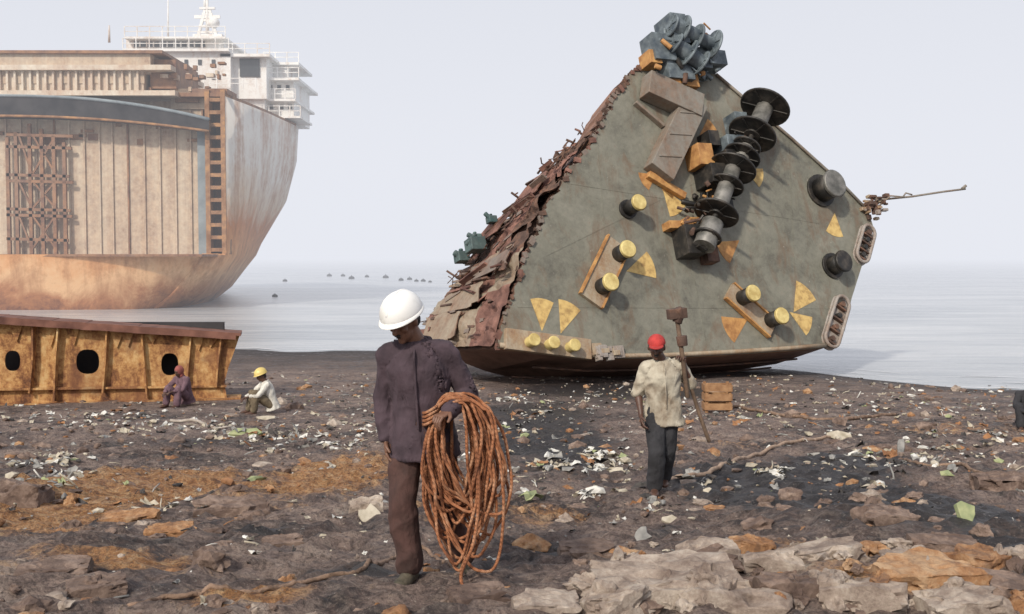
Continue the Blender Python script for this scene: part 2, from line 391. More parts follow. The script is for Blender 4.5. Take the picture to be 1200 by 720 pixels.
# torn flank: one crumpled skin sheet with holes, plus loose plates and stubs
mb=MB()
random.seed(22)
NT,NS=70,26
idx={}
for i in range(NT+1):
    for j in range(NS+1):
        t=i/NT; s_=j/NS
        e_=.0 if j<NS-3 else .10*noise.noise(V((i*.55,j,3)))*(j-NS+4)
        nn_=.18+.22*noise.noise(V((t*9,s_*3,1)))+.10*noise.noise(V((t*26,s_*8,2)))+.05*noise.noise(V((t*60,s_*22,2)))
        p,_=Fk(t,min(1.12,s_+e_),max(.04,nn_)); idx[(i,j)]=len(mb.v); mb.v.append(tuple(p))
for i in range(NT):
    for j in range(NS):
        t=i/NT; s_=j/NS
        h_=noise.noise(V((t*14+3,s_*5,7)))+.5*noise.noise(V((t*34,s_*14,7)))
        if h_>.44 or (j>NS-3 and h_>.05): continue
        z_=noise.cell(V((t*7.5+.3,s_*2.6+.2,5))); w_=t+.12*noise.noise(V((t*6,s_*4,11)))
        mt=(0 if z_>.45 else 5 if z_>.2 else 1) if w_<.38 else (1 if z_>.5 else 5 if z_>.28 else 3) if w_<.55 else (1 if z_>.25 else 3)
        mb.f.append((idx[(i,j)],idx[(i+1,j)],idx[(i+1,j+1)],idx[(i,j+1)])); mb.m.append(mt); mb.s.append(False)
def flankplate(t0,dt,s0,ds,off,c_,jag=.25,tilt=0,k=18):
    P=[]
    for a in range(k):
        th=2*math.pi*a/k; rr=random.uniform(1-jag,1+jag*.4)
        tt=max(0,min(1,t0+dt/2+dt*.6*math.copysign(abs(math.cos(th))**.35,math.cos(th))*rr)); ss=max(-.02,min(1.06,s0+ds/2+ds*.6*math.copysign(abs(math.sin(th))**.35,math.sin(th))*rr))
        P.append(Fk(tt,ss,off+tilt*(ss-s0))[0])
    mb.prism(P,Fk(t0+dt/2,.5)[1]*-.03,c_,3)
for t0,dt,s0,ds,off,c_ in [(.02,.12,.5,.4,.42,0),(.16,.10,.35,.5,.40,0),(.30,.07,.1,.4,.36,5),(.55,.08,.5,.4,.44,1),(.70,.10,.3,.4,.38,1)]:
    flankplate(t0,dt,s0,ds,off,c_,.25,.15)
for i in range(70):
    t0=random.uniform(0,.96)
    c_=random.choice([0,5,3,5,3,1]) if t0<.45 else random.choice([1,3,3,5,1])
    flankplate(t0,random.uniform(.006,.03),random.uniform(0,.92),random.uniform(.02,.11),random.uniform(.3,.5),c_,.5,random.uniform(-.5,.5),9)
for i in range(60):
    t=random.random(); w_=random.uniform(.006,.022); s0=random.uniform(.9,.99)
    a,nn=Fk(max(0,t-w_),s0,.15); b_,_=Fk(min(1,t+w_),s0,.15); e=random.uniform(.08,.38)
    c_,_=Fk(min(1,t+w_*random.uniform(-.6,1)),1.0,.15+e*.6); d_,_=Fk(max(0,t-w_),1.0,.15+e*.6)
    mb.prism([a,b_,c_-n*e*.4,d_-n*e*random.uniform(.1,.6)],nn*-.04,random.choice([0,3,5,1]) if t<.5 else random.choice([1,3,3,5]),3)
for i in range(16):
    t=random.random(); s0=random.uniform(0,.7)
    mb.beam(Fk(t,s0,.42)[0],Fk(min(1,max(0,t+random.uniform(-.05,.05))),s0+random.uniform(.1,.3),.45)[0],.06,random.uniform(.08,.2),random.choice([1,3,3,5]),Fk(t,.5)[1])
for i in range(40):
    t=random.random(); s_=random.uniform(.0,1); p,nn=Fk(t,s_,.35); d=(V((random.uniform(-1,.2),random.uniform(-.5,.5),random.uniform(-.9,.6)))).normalized()
    L=random.uniform(.15,.5); mb.tube([p,p+d*L*.5,p+d*L+V((random.uniform(-.2,.2),0,random.uniform(-.3,.1)))],random.choice([.015,.022,.035]),6,random.choice([3,3,1]))
for i in range(170):
    k=random.randrange(0,nleft-1); p=DP(q[k]).lerp(DP(q[k+1]),random.random()); w_=random.uniform(.02,.08); R_=Matrix.Rotation(random.uniform(0,3),3,n)
    mb.box(p+n*random.uniform(-.12,.04),R_@u*w_*random.uniform(.5,1.8),R_@v*w_,n*random.uniform(.015,.05),random.choice([3,3,1,5]))
mb.obj('torn_flank_structure',[M['tan'],M['rustred'],M['teal'],M['rustdk'],M['rustor'],M['greypl']],bow)
mb=MB()
for (t,s_,w_) in [(.50,.72,.26),(.56,.85,.16),(.47,.9,.2),(.60,.7,.14)]:
    p,nn=Fk(t,s_,.6); mb.box(p,u*w_,v*w_*.8,n*w_,0); mb.cyl(p,p+nn*.3,w_*.5,mi=0); mb.cyl(p+v*w_,p+v*w_*1.4,w_*.35,mi=0)
mb.obj('valve_boxes',M['teal'],bow,.03)

mb=MB()
def sector(ap,far,spread,mi=0):
    A=duv(*ap);B=duv(*far); dx,dy=B[0]-A[0],B[1]-A[1]; L=math.hypot(dx,dy); an=math.atan2(dy,dx); P=[DP(A,.012)]
    for k in range(7):
        a=an+math.radians(spread)*(k/6-.5); P.append(DP((A[0]+L*math.cos(a),A[1]+L*math.sin(a)),.012))
    mb.prism(P,n*-.01,mi)
for a,b_,s_,c_ in [((635,388),(635,350),46,0),((657,391),(668,355),44,0),((734,318),(766,310),48,0),((776,220),(796,250),48,0),((818,162),(838,150),50,1),((872,198),(894,210),55,0),((866,282),(845,298),50,1),((978,250),(978,277),52,0),((930,366),(946,338),50,0),((925,366),(950,384),46,0),((876,374),(850,388),52,1),((768,205),(752,214),60,1),((775,222),(790,226),60,1)]:
    sector(a,b_,s_,c_)
mb.obj('wedge_markings',[M['yel'],M['orange']],bow)

mbb=MB()
def boll(px,py,r,h,cap=1,body=0):
    p=D(px,py,0); mbb.cyl(p,p+n*.08,r*1.35,mi=body); mbb.cyl(p+n*.08,p+n*h,r,mi=body,n=24)
    mbb.cyl(p+n*h,p+n*(h+.05),r*1.12,r*1.16,mi=cap,n=24); mbb.cyl(p+n*(h+.05),p+n*(h+.10),r*1.16,r*1.0,mi=cap,n=24)
def baseplate(a,b_,w_,mi):
    A=D(*a,.07);B=D(*b_,.07); mbb.beam(A,B,w_,.14,mi,n); e=(B-A).normalized(); s_=e.cross(n)
    for k in (-1,1): mbb.beam(A+s_*w_/2*k+n*.05,B+s_*w_/2*k+n*.05,.05,.16,3,n)
baseplate((690,354),(722,286),.78,2); boll(702,338,.235,.6); boll(722,300,.235,.6)
baseplate((852,342),(903,388),.62,2); boll(866,351,.235,.65); boll(899,377,.235,.65)
boll(735,246,.22,.6)
boll(961,224,.42,.65,4); boll(975,312,.32,.5,0)
mbb.obj('mooring_bollards',[M['gear'],M['yelcap'],M['cream'],M['orange'],M['gearlt']],bow)

mbw=MB()
def winch(a,b_,h,flanges,drum,mi=0,mid=1):
    A=D(*a,h);B=D(*b_,h)
    mbw.cyl(A,B,.09,mi=mi,n=12)
    L=(B-A); Ln=L.normalized(); e1=Ln.orthogonal().normalized(); e2=Ln.cross(e1)
    for t,r in flanges:
        p=A+L*t; mbw.cyl(p-Ln*.03,p+Ln*.03,r,mi=mi,n=36); mbw.cyl(p-Ln*.09,p+Ln*.09,r*.35,mi=mi,n=20)
        mbw.tube([p+(e1*math.cos(x)+e2*math.sin(x))*r for x in [k*math.pi/16 for k in range(32)]],.045,6,mi,True)
        for k in range(6):
            x=k*math.pi/3; mbw.beam(p+(e1*math.cos(x)+e2*math.sin(x))*r*.3,p+(e1*math.cos(x)+e2*math.sin(x))*r*.95,.05,.12,mi,Ln)
    for t0,t1,r in drum:
        mbw.cyl(A+L*t0,A+L*t1,r,mi=mid,n=28)
    for t in (0,.5,1):
        p=A+L*t; mbw.beam(p,p-n*h,.3,.12,mi,Ln)
winch((846,200),(876,137),.95,[(.05,.55),(.22,.42),(.45,.74),(.95,.78)],[(.45,.95,.28),(0,.2,.25)])
winch((804,300),(838,210),.9,[(.12,.4),(.42,.66),(.78,.5),(1.0,.70)],[(.42,1.0,.26),(0,.3,.33)],0,1)
for px,py,a,b_,c_,mi in [(812,190,.28,.35,.35,3),(826,214,.4,.3,.45,0),(800,288,.35,.45,.35,0),(790,268,.45,.12,.2,3),(826,300,.22,.3,.2,4),(845,178,.35,.25,.4,2),(838,240,.3,.45,.25,0),(856,150,.25,.3,.3,2),(815,262,.55,.1,.15,3),(848,205,.3,.5,.3,0),(824,170,.2,.25,.3,0),(836,196,.25,.2,.5,0)]:
    mbw.box(D(px,py,c_),u*a,v*b_,n*c_,mi)
random.seed(5)
for i in range(110):
    px=random.uniform(796,875); py=170+ (870-px)*1.55+random.uniform(-28,28)
    if not(125<py<312): continue
    p=D(px,py,random.uniform(.1,.7)); d=(u*random.uniform(-1,1)+v*random.uniform(-1,1)+n*random.uniform(-.3,.5)).normalized()
    mbw.cyl(p,p+d*random.uniform(.15,.55),random.choice([.03,.05,.08]),mi=random.choice([0,0,0,3,4,4]),n=10)
winch((770,44),(818,66),.8,[(0,.34),(.25,.46),(.6,.4),(1,.46)],[(0,.25,.3),(.25,.6,.26),(.6,1,.2)],2,2)
winch((776,64),(806,86),.7,[(0,.36),(.5,.46),(1,.4)],[(0,1,.26)],2,2)
for px,py,a,b_,c_,mi in [(764,66,.4,.45,.35,2),(785,88,.5,.4,.3,2),(756,76,.22,.22,.3,3),(800,76,.7,.35,.3,2),(778,48,.3,.5,.45,2),(800,100,.35,.22,.2,3),(780,98,.22,.25,.25,3),(826,78,.35,.25,.35,2)]:
    mbw.box(D(px,py,c_),u*a,v*b_,n*c_,mi)
for i in range(60):
    p=D(random.uniform(755,830),random.uniform(42,100),random.uniform(.2,.8)); d=(u*random.uniform(-1,1)+v*random.uniform(-1,1)+n*random.uniform(-.3,.5)).normalized()
    mbw.cyl(p,p+d*random.uniform(.15,.45),random.choice([.03,.05,.08]),mi=random.choice([0,2,2,4,3,2]),n=10)
mbw.obj('winches_and_windlass',[M['gear'],M['gearlt'],M['gearbl'],M['orange'],M['rustdk']],bow,.015)
mb=MB()
mb.beam(D(750,104,.3),D(812,132,.3),.8,.55,0,n); mb.beam(D(806,124,.26),D(766,208,.26),.88,.5,0,n)
mb.beam(D(757,206,.1),D(800,232,.1),.22,.2,1,n); mb.beam(D(742,122,.1),D(775,150,.1),.1,.2,0,n)
for k in (.2,.5,.8):
    p=D(806,124,.52).lerp(D(766,208,.52),k); mb.beam(p-u*.42,p+u*.42,.06,.04,0,n)
mb.obj('trunk_housing',[M['housing'],M['orange']],bow,.03)
mb=MB()
mb.beam(D(590,398,.08),D(690,411,.08),.58,.16,0,n)
for px,py in ((617,403),(640,406),(664,409)):
    p=D(px,py,.14); mb.cyl(p,p+n*.3,.15,.15,mi=1); mb.cyl(p+n*.3,p+n*.36,.19,.17,mi=1)
for i in range(16):
    p=D(708+random.uniform(-12,16),414+random.uniform(-5,7),.1); mb.box(p,u*random.uniform(.05,.2),v*random.uniform(.05,.18),n*random.uniform(.04,.14),random.choice([0,2,2]))
def chock(a,b_,w_):
    A=D(*a,.1);B=D(*b_,.1); e=(B-A).normalized(); s_=e.cross(n); P=[]
    for k in range(9):
        th=math.pi*k/8; P.append(B+(s_*math.cos(th)+e*math.sin(th))*w_)
    for k in range(9):
        th=math.pi*k/8; P.append(A-(s_*math.cos(th)+e*math.sin(th))*w_)
    mb.tube([p+n*.04 for p in P],.06,8,2,True); mb.tube([p-n*.15 for p in P],.08,8,2,True)
    mb.beam(A-n*.12,B-n*.12,w_*1.7,.1,2,n)
    for t in (.0,.33,.66,1):
        p=A+(B-A)*t; mb.cyl(p-n*.1,p+n*.1,.09,mi=random.choice([3,4])); mb.box(p+e*.15,s_*.2,e*.03,n*.08,4)
chock((1015,274),(1008,300),.26); chock((984,358),(972,398),.28)
for i in range(40):
    p=D(1024+random.uniform(-14,10),242+random.uniform(-12,14),random.uniform(-.1,.3)); mb.box(p,u*random.uniform(.03,.14),v*random.uniform(.03,.1),n*random.uniform(.03,.1),random.choice([2,4,0,4]))
mb.obj('fairleads_and_chocks',[M['cream'],M['yelcap'],M['whitegr'],M['gear'],M['rustdk']],bow,.015)
mb=MB(); A=D(1024,236,.1)
B=V((A.x+3.3,A.y+.6,A.z+.42)); mb.tube([A,A+(B-A)*.4+V((0,0,-.03)),A+(B-A)*.75,B],.035,8,0); mb.tube([A+(B-A)*.3,A+(B-A)*.33+V((0,0,.12)),A+(B-A)*.4+V((0,0,.03))],.03,6,0); mb.cyl(B-V((.12,0,0)),B+V((.02,0,.12)),.05,mi=0)
mb.tube([A+V((.1,0,-.2)),A+V((.5,0,.15)),A+V((1,0,.1))],.03,6,0)
mb.obj('jackstaff',M['housing'],bow)

# ================= CUT SHIP =================
M['shipwhite']=paint('ship_white',(.84,.83,.80),(.36,.2,.12),(.5,.34,.22),amt=.16,scale=.35,soft=.12,dirt=.2)
M['hatchcol']=paint('hatch_cream',(.72,.65,.53),(.32,.17,.1),(.48,.31,.2),amt=.36,scale=.45,soft=.15)
M['bulk']=paint('bulkhead_paint',(.70,.62,.48),(.22,.10,.055),(.47,.31,.19),amt=.50,scale=.5,stretch=(1.6,1.6,.07),soft=.2)
M['shiprust']=paint('ship_rust_brown',(.30,.19,.13),(.12,.05,.03),(.34,.17,.08),amt=.7,scale=.4)
M['dk']=rmat('dark_steel_and_shade',(.014,.014,.018),(.045,.042,.045),.7,.85)
M['bluegrey']=rmat('bluegrey_paint',(.16,.19,.21),(.26,.3,.32),.7,.7)
M['glass']=rmat('dark_window',(.02,.025,.03),(.05,.055,.06),.5,.25)
m,nt,b=newmat('ship_side'); co=coords(nt,(1,1,.10)); ci=coords(nt); geo=N(nt,'ShaderNodeNewGeometry'); sx=N(nt,'ShaderNodeSeparateXYZ'); nt.links.new(geo.outputs['Position'],sx.inputs[0])
a_=nz(nt,co,.6,8,.7); f_=nz(nt,ci,.22,8,.75,.8); g_=nz(nt,ci,1.3,8,.7)
hgt=N(nt,'ShaderNodeMapRange'); hgt.inputs['From Min'].default_value=-1.9; hgt.inputs['From Max'].default_value=14; nt.links.new(sx.outputs['Z'],hgt.inputs['Value'])
hh=N(nt,'ShaderNodeMath',operation='MULTIPLY_ADD'); nt.links.new(mix(nt,.3,f_,g_),hh.inputs[0]); hh.inputs[1].default_value=.6; nt.links.new(hgt.outputs[0],hh.inputs[2])
basec=ramp(nt,hh.outputs[0],[(.27,(.12,.04,.022)),(.35,(.40,.17,.07)),(.45,(.72,.45,.24)),(.56,(.66,.33,.14)),(.70,(.48,.20,.08)),(.82,(.62,.50,.38)),(1.0,(.70,.66,.60))])
st=ramp(nt,mix(nt,.3,a_,g_),[(.46,0.0),(.62,.8)])
nt.links.new(mix(nt,st,basec,(.33,.135,.05)),b.inputs['Base Color']); b.inputs['Roughness'].default_value=.7
bump(nt,b,g_,.4,.1)
M['side']=m
ship=empty('cargo_ship',(-38,100,SEA))
zl=[-3,-1.9,-.8,1,2.1,3.2,7.2,10.9,14.1]
tab={82:[-28,-26.6,-25.2,-23.6,-22.8,None,None,None,None],
83.5:[-27.4,-26,-24.5,-22.9,-22.1,None,None,None,None],
85:[-27,-25.5,-24,-22.5,-21.9,-21.9,-21.9,-21.9,-21.9],
90:[-27.5,-25.6,-24.2,-23,-22.3,-22.1,-21.5,-21.3,-21.3],
95:[-28,-26,-25,-23.7,-22.9,-22.6,-21.5,-20.9,-20.8],
105:[-30,-28,-26.6,-25.2,-24.3,-23.8,-21.4,-20.4,-20.2],
112:[-32,-30.2,-28.8,-27,-26,-25.5,-23,-21.9,-21.7],
120:[-35,-33,-31,-29.5,-28.6,-28,-25.8,-24.7,-24.5],
132:[-37.5,-37,-36,-34.5,-33.5,-33,-31,-30,-29.5],
138:[-37.8,-37.6,-37.5,-37,-36.8,-36.5,-36,-35.5,-35]}
st_=sorted(tab); CX=-38
for sgn in (1,-1):
    mb=MB()
    X=(lambda x: x) if sgn==1 else (lambda x: 2*CX-x)
    idx={}
    for a in st_:
        for k in range(len(zl)):
            if tab[a][k] is not None: idx[(a,k)]=len(mb.v); mb.v.append((X(tab[a][k]),a,zl[k]))
    for a,b_ in zip(st_[:-1],st_[1:]):
        for k in range(len(zl)-1):
            ks=[(a,k),(b_,k),(b_,k+1),(a,k+1)]
            if all(x in idx for x in ks): mb.f.append(tuple(idx[x] for x in ks)); mb.m.append(0); mb.s.append(True)
    ob=mb.obj('hull_side_starboard' if sgn==1 else 'hull_side_port',M['side'],ship)
    so_=ob.modifiers.new('s','SOLIDIFY'); so_.thickness=.25; so_.offset=0
mb=MB(); rows=[]
for k in range(5):
    r=[]
    for i in range(25):
        t=i/24; x0=tab[82][k]; X=2*CX-x0+(x0-(2*CX-x0))*t
        r.append((X,82-3.0*math.sin(math.pi*t)**.5*(1.0-.08*(4-k)),zl[k]))
    rows.append(r)
vv=[p for r in rows for p in r]; mb.add(vv,[(j*25+i,j*25+i+1,(j+1)*25+i+1,(j+1)*25+i) for j in range(4) for i in range(24)],0,True)
mb.obj('lower_front_plating',M['side'],ship)
mb=MB()
mb.bx(-54,-22.1,79.2,87,1.95,2.12,0)
mb.obj('tank_top',M['shiprust'],ship)
mb=MB()
Z0,Z1=2.12,13.9; YB=86.2
mb.bx(-54,-23.9,YB,YB+.3,Z0,Z1,0)
random.seed(4)
for i in range(26):
    x=-53+i*1.17+random.uniform(-.15,.15); mb.bx(x-.06,x+.06,YB-.15,YB,Z0,Z1-.5,0 if i%5 else 2)
for i in range(14):
    x=random.uniform(-46,-25); z=random.uniform(10.5,12); mb.bx(x,x+random.uniform(.4,1.6),YB-.12,YB-.01,z,z+random.uniform(.15,.6),2)
mb.obj('cargo_bulkhead',[M['bulk'],M['bulk'],M['shiprust']],ship)
mb=MB(); YT=85.6
for px in (12,22,38,52,66,78):
    x=(px-600)/F*YT; mb.bx(x-.13,x+.13,YT-.1,YT+.15,Z0,12.2-(.04*abs(px-40)),0)
for py in (158,172,205,212,245,252,280):
    p=S(8,py,YT);q_=S(82+random.uniform(-4,4),py+2,YT); mb.beam(p,q_,.2,.22,0)
for py0,py1 in ((158,205),(212,245),(252,292)):
    for a,b_ in ((22,38),(38,66),(66,38)):
        mb.beam(S(a,py0,YT),S(b_,py1,YT),.14,.14,0)
mb.obj('rusted_truss',M['shiprust'],ship)
mb=MB()
xl,xr=S(241,200,85).x,S(264,200,85).x
mb.bx(xl,xl+.35,84.9,86.6,Z0,14.6,0); mb.bx(xr-.3,xr+.05,84.9,86.6,Z0,14.6,0); mb.bx(xl+.3,xr-.25,86.3,86.6,Z0,14.5,2)
z=Z0+.2
while z<14.4: mb.bx(xl+.3,xr-.25,84.95,86.4,z,z+.28,0); z+=.95
mb.bx(xl-.75,xl-.02,85.5,87,Z0,12.5,1)
mb.obj('side_tank_column',[M['rustor'],M['bluegrey'],M['shiprust']],ship)
mb=MB(); K=30; R=[]
for i in range(K+1):
    t=i/K; px=-150+t*395
    top=112+ (28*max(0,(px/245))**2.2 if px>0 else 0); bot=136+(18*max(0,px/245)**2 if px>0 else 0)
    R.append((S(px,top,84.2),S(px,bot,84.2)))
for a,b_ in zip(R[:-1],R[1:]):
    vs_=[a[0],b_[0],b_[1],a[1]]; bk=[p+V((0,1.95,.0)) for p in vs_]
    mb.add(vs_+bk,[(0,1,2,3),(4,5,6,7),(0,1,5,4),(3,2,6,7)],0)
mb.tube([a[0] for a in R],.13,8,1); mb.tube([a[1] for a in R],.1,8,2)
mb.obj('deck_lip_and_shade',[M['dk'],M['bluegrey'],M['rustor']],ship)  # dark band: shade under the deck overhang, put into the lip's colour
mb=MB()
P=[V((tab[a][8]-.1,a,14.1)) for a in st_ if tab[a][8] is not None]; P+=[V((2*CX-p.x,p.y,p.z)) for p in reversed(P)]
mb.prism(P,(0,0,.3))
mb.obj('main_deck',M['shiprust'],ship)
mb=MB()
def fr(px0,px1,py0,py1,y,dy,mi):
    a=S(px0,py1,y); b_=S(px1,py0,y); mb.bx(a.x,b_.x,y,y+dy,a.z,b_.z,mi)
fr(-330,176,62,76,84.6,8,1); fr(-330,200,76,82,84.2,9,0); fr(-330,168,82,109,84.8,8,0); fr(-330,205,106,112,84.1,9,0)
fr(-330,190,59,62.5,84.3,9,2)
for px in range(-20,168,9): fr(px,px+2,83,106,84.5,.3,0)
for px in range(-20,168,18): fr(px+3,px+9,88,98,84.72,.1,1)
fr(176,206,70,104,85.5,6,2); fr(200,242,104,128,86,4,1); fr(205,232,112,120,85.7,1,2); fr(225,266,104,110,85.2,3,2)
fr(206,240,128,150,86.8,1,2)
for i in range(24): 
    px=random.uniform(170,262); py=random.uniform(72,106); fr(px,px+random.uniform(2,9),py,py+random.uniform(2,7),85.0+random.uniform(0,.4),random.uniform(.3,.8),random.choice([0,2,2,1]))
mb.obj('hatch_coaming',[M['hatchcol'],M['bulk'],M['shiprust'],M['dk']],ship)
mb=MB()
fs_=fr
fs_(140,270,60,112,100,12,0); fs_(148,262,45,60,101,10,0); fs_(144,268,57,60,99.4,13,0); fs_(146,264,43,45.5,100,12,0)
fs_(155,240,49,55,100.9,.1,1)
for px in range(155,240,8): fs_(px,px+1.5,49,55,100.8,.1,0)
fs_(262,312,66,116,101,11,0); fs_(281,304,69,90,100.85,.1,1); fs_(258,316,63,66.5,100,13,0)
fs_(305,344,94,140,103,8,0); fs_(300,350,91,94,102,10,0); fs_(310,346,116,118.5,102,10,0); fs_(266,310,112,150,101.5,9,0)
fs_(312,336,76,91,104,6,0); fs_(309,350,73,76,103.5,7,0); fs_(303,352,136,138.5,101.8,6,0)
for px in (152,168,184,200,216,232,248): fs_(px,px+4,70,76,99.9,.1,1)
for px in (152,168,184,200,216,232,248): fs_(px,px+4,88,93,99.9,.1,1)
for px,py in ((315,100),(325,100),(335,100),(316,123),(328,123),(338,123),(272,98),(286,98),(298,98),(275,122),(288,122)): fs_(px,px+4,py,py+5,101.3 if px<300 else 102.9,.1,1)
def rail(px0,px1,py,y):
    a=S(px0,py,y);b_=S(px1,py,y)
    for k in (.45,.9): mb.beam(a+V((0,0,k)),b_+V((0,0,k)),.06,.06,0)
    m_=int((b_.x-a.x)/1.2)+1
    for i in range(m_+1): p=a+(b_-a)*i/m_; mb.bx(p.x-.04,p.x+.04,p.y-.04,p.y+.04,p.z,p.z+.9,0)
rail(300,350,91,102); rail(303,352,136,101.9); rail(310,346,116,102.1); rail(309,350,73,103.6); rail(146,264,43,100.2); rail(258,316,63,100.2); rail(144,268,57,99.5); rail(178,300,104,99)
mb.obj('superstructure',[M['shipwhite'],M['glass']],ship)
mb=MB()
def mst(px,py0,py1,y,r): mb.cyl(S(px,py1,y),S(px,py0,y),r,r*.6,n=8)
for px in (232,254):
    mb.beam(S(px,44,104),S(243+(px-243)*.25,12,104),.25,.25,0)
mst(243,-14,44,104,.18); mst(197,0,44,103,.1); mst(128,30,50,101,.12); mst(240,-5,10,104,.15)
for py in (38,31,24,17): w_=11*(py/44)+2; mb.beam(S(243-w_,py,104),S(243+w_,py,104),.2,.2,0)
mb.beam(S(228,20,104),S(258,20,104),.2,.3,0); mb.beam(S(234,10,104),S(252,10,104),.3,.2,0)
fr(226,260,40,44,103,3,0); mb.ell(S(250,27,104),V((.6,0,0)),V((0,.6,0)),V((0,0,.5)))
mb.obj('radar_mast',M['shipwhite'],ship)

# ================= HULL PANEL foreground left =================
m,nt,b=newmat('panel_rust_yellow'); co=coords(nt,(1,1,.3)); ci=coords(nt)
a_=nz(nt,co,1.6,8,.7,.5); f_=nz(nt,ci,6,8,.75); g_=nz(nt,ci,.9,6,.6,.6)
cc=ramp(nt,mix(nt,.45,a_,f_),[(.38,(.075,.03,.018)),(.45,(.24,.105,.04)),(.51,(.45,.24,.09)),(.58,(.58,.38,.17)),(.66,(.55,.44,.27))])
cc=mix(nt,ramp(nt,g_,[(.5,0.0),(.62,.7)]),cc,(.20,.085,.04))
nt.links.new(cc,b.inputs['Base Color']); b.inputs['Roughness'].default_value=.85; bump(nt,b,f_,.6,.04)
M['panel']=m
M['panelflange']=rmat('panel_flange',(.09,.035,.025),(.22,.10,.07),2,.8)
PL=empty('cut_hull_panel',S(140,470,26.5))
def Pn(px,py,dy=0):
    y=26.0+ (px/282)*1.2; p=S(px,py,y); return p+V((0,dy,0))
def topy(px): return 374+ (px/282)*19
def boty(px): return 476 - (px/282)*8
bm=bmesh.new()
def loop(P):
    vs_=[bm.verts.new(p) for p in P]; return [bm.edges.new((vs_[i],vs_[(i+1)%len(vs_)])) for i in range(len(vs_))]
outer=[Pn(x,topy(x)) for x in range(-260,281,20)]+[Pn(281,393),Pn(277,405),Pn(268,430),Pn(263,448),Pn(266,467)]+[Pn(x,boty(x)+random.uniform(-2,2)) for x in range(250,-261,-15)]
E=loop(outer)
holes=[(103,424,13.5,14.5),(199,427,10,13),(15,423,9,12),(-80,422,12,13),(-180,420,12,13)]
for hx,hy,rx,ry in holes:
    E+=loop([Pn(hx+rx*math.copysign(abs(math.cos(a))**.8,math.cos(a)),hy+ry*math.copysign(abs(math.sin(a))**.8,math.sin(a))) for a in [2*math.pi*i/20 for i in range(20)]])
bmesh.ops.triangle_fill(bm,edges=E,use_beauty=True)
me=bpy.data.meshes.new('front_plate'); bm.to_mesh(me); bm.free(); me.materials.append(M['panel'])
ob=bpy.data.objects.new('front_plate',me); scene.collection.objects.link(ob); setp(ob,PL)
s_=ob.modifiers.new('s','SOLIDIFY'); s_.thickness=.05; s_.offset=0
mb=MB()
for a,b_ in [(x,x+20) for x in range(-260,280,20)]:
    A=Pn(a,topy(a)+random.uniform(-.6,.6));B=Pn(b_,topy(b_)); mb.beam(A+V((0,.25,.03)),B+V((0,.25,.03)),1.1,.07,1); mb.beam(A+V((0,-.3,-.03)),B+V((0,-.3,-.03)),.05,.12,1)
    A=Pn(a,boty(a)-1);B=Pn(b_,boty(b_)-1); mb.beam(A+V((0,.2,0)),B+V((0,.2,0)),.8,.07,0)
for px in (-240,-200,-150,-115,-50,-20,42,72,128,168,226,262):
    A=Pn(px,topy(px)+1,-.1); B=Pn(px+random.uniform(-7,7),boty(px)-random.uniform(1,16),-.1); mid2=A.lerp(B,.5)+V((random.uniform(-.05,.05),0,0))
    w_=random.uniform(.12,.24)
    for a_2,b_2 in ((A,mid2),(mid2,B)): mb.beam(a_2,b_2,.04,w_,0,V((0,1,0)))
for px in (20,60,86,138,150,180,232,250):
    P=[Pn(px-9,topy(px)+3,-.05),Pn(px+9,topy(px)+3,-.05),Pn(px+random.uniform(-3,3),topy(px)+random.uniform(14,30),-.05)]; mb.prism(P,(0,-.03,0),0)
mb.beam(Pn(-260,boty(0)-16,-.05),Pn(266,boty(268)-16,-.05),.05,.1,0,V((0,1,0)))
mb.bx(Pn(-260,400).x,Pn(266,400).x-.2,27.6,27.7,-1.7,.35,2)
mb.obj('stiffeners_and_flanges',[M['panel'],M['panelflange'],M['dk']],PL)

# ================= PEOPLE =================
def skinm(name,c): return rmat(name,tuple(x*.75 for x in c),c,12,.5,0,.15,.004)
def cloth(name,c,c2=None,scale=7):
    m,nt,b=newmat(name); co=coords(nt); f=nz(nt,co,scale,6,.65); c2=c2 or tuple(x*.55 for x in c)
    nt.links.new(ramp(nt,f,[(.32,c2),(.6,c)]),b.inputs['Base Color']); b.inputs['Roughness'].default_value=.9
    wv=nz(nt,coords(nt,(1,1,.5)),16,4,.5,1.5); bump(nt,b,wv,.5,.02); return m
M['skin']=skinm('skin_brown',(.19,.095,.06)); M['skin2']=skinm('skin_dark',(.10,.05,.034))
M['hair']=rmat('black_hair',(.01,.008,.008),(.03,.025,.022),30,.8); M['eye']=rmat('eye_dark',(.015,.01,.01),(.03,.02,.02),5,.3)
M['helmet']=rmat('helmet_white',(.66,.65,.61),(.80,.80,.78),8,.45,0,.08,.004,lo=.3,hi=.5)
M['redcap']=cloth('red_cap',(.50,.05,.045)); M['yelhel']=rmat('helmet_yellow',(.55,.42,.12),(.7,.55,.2),5,.4)
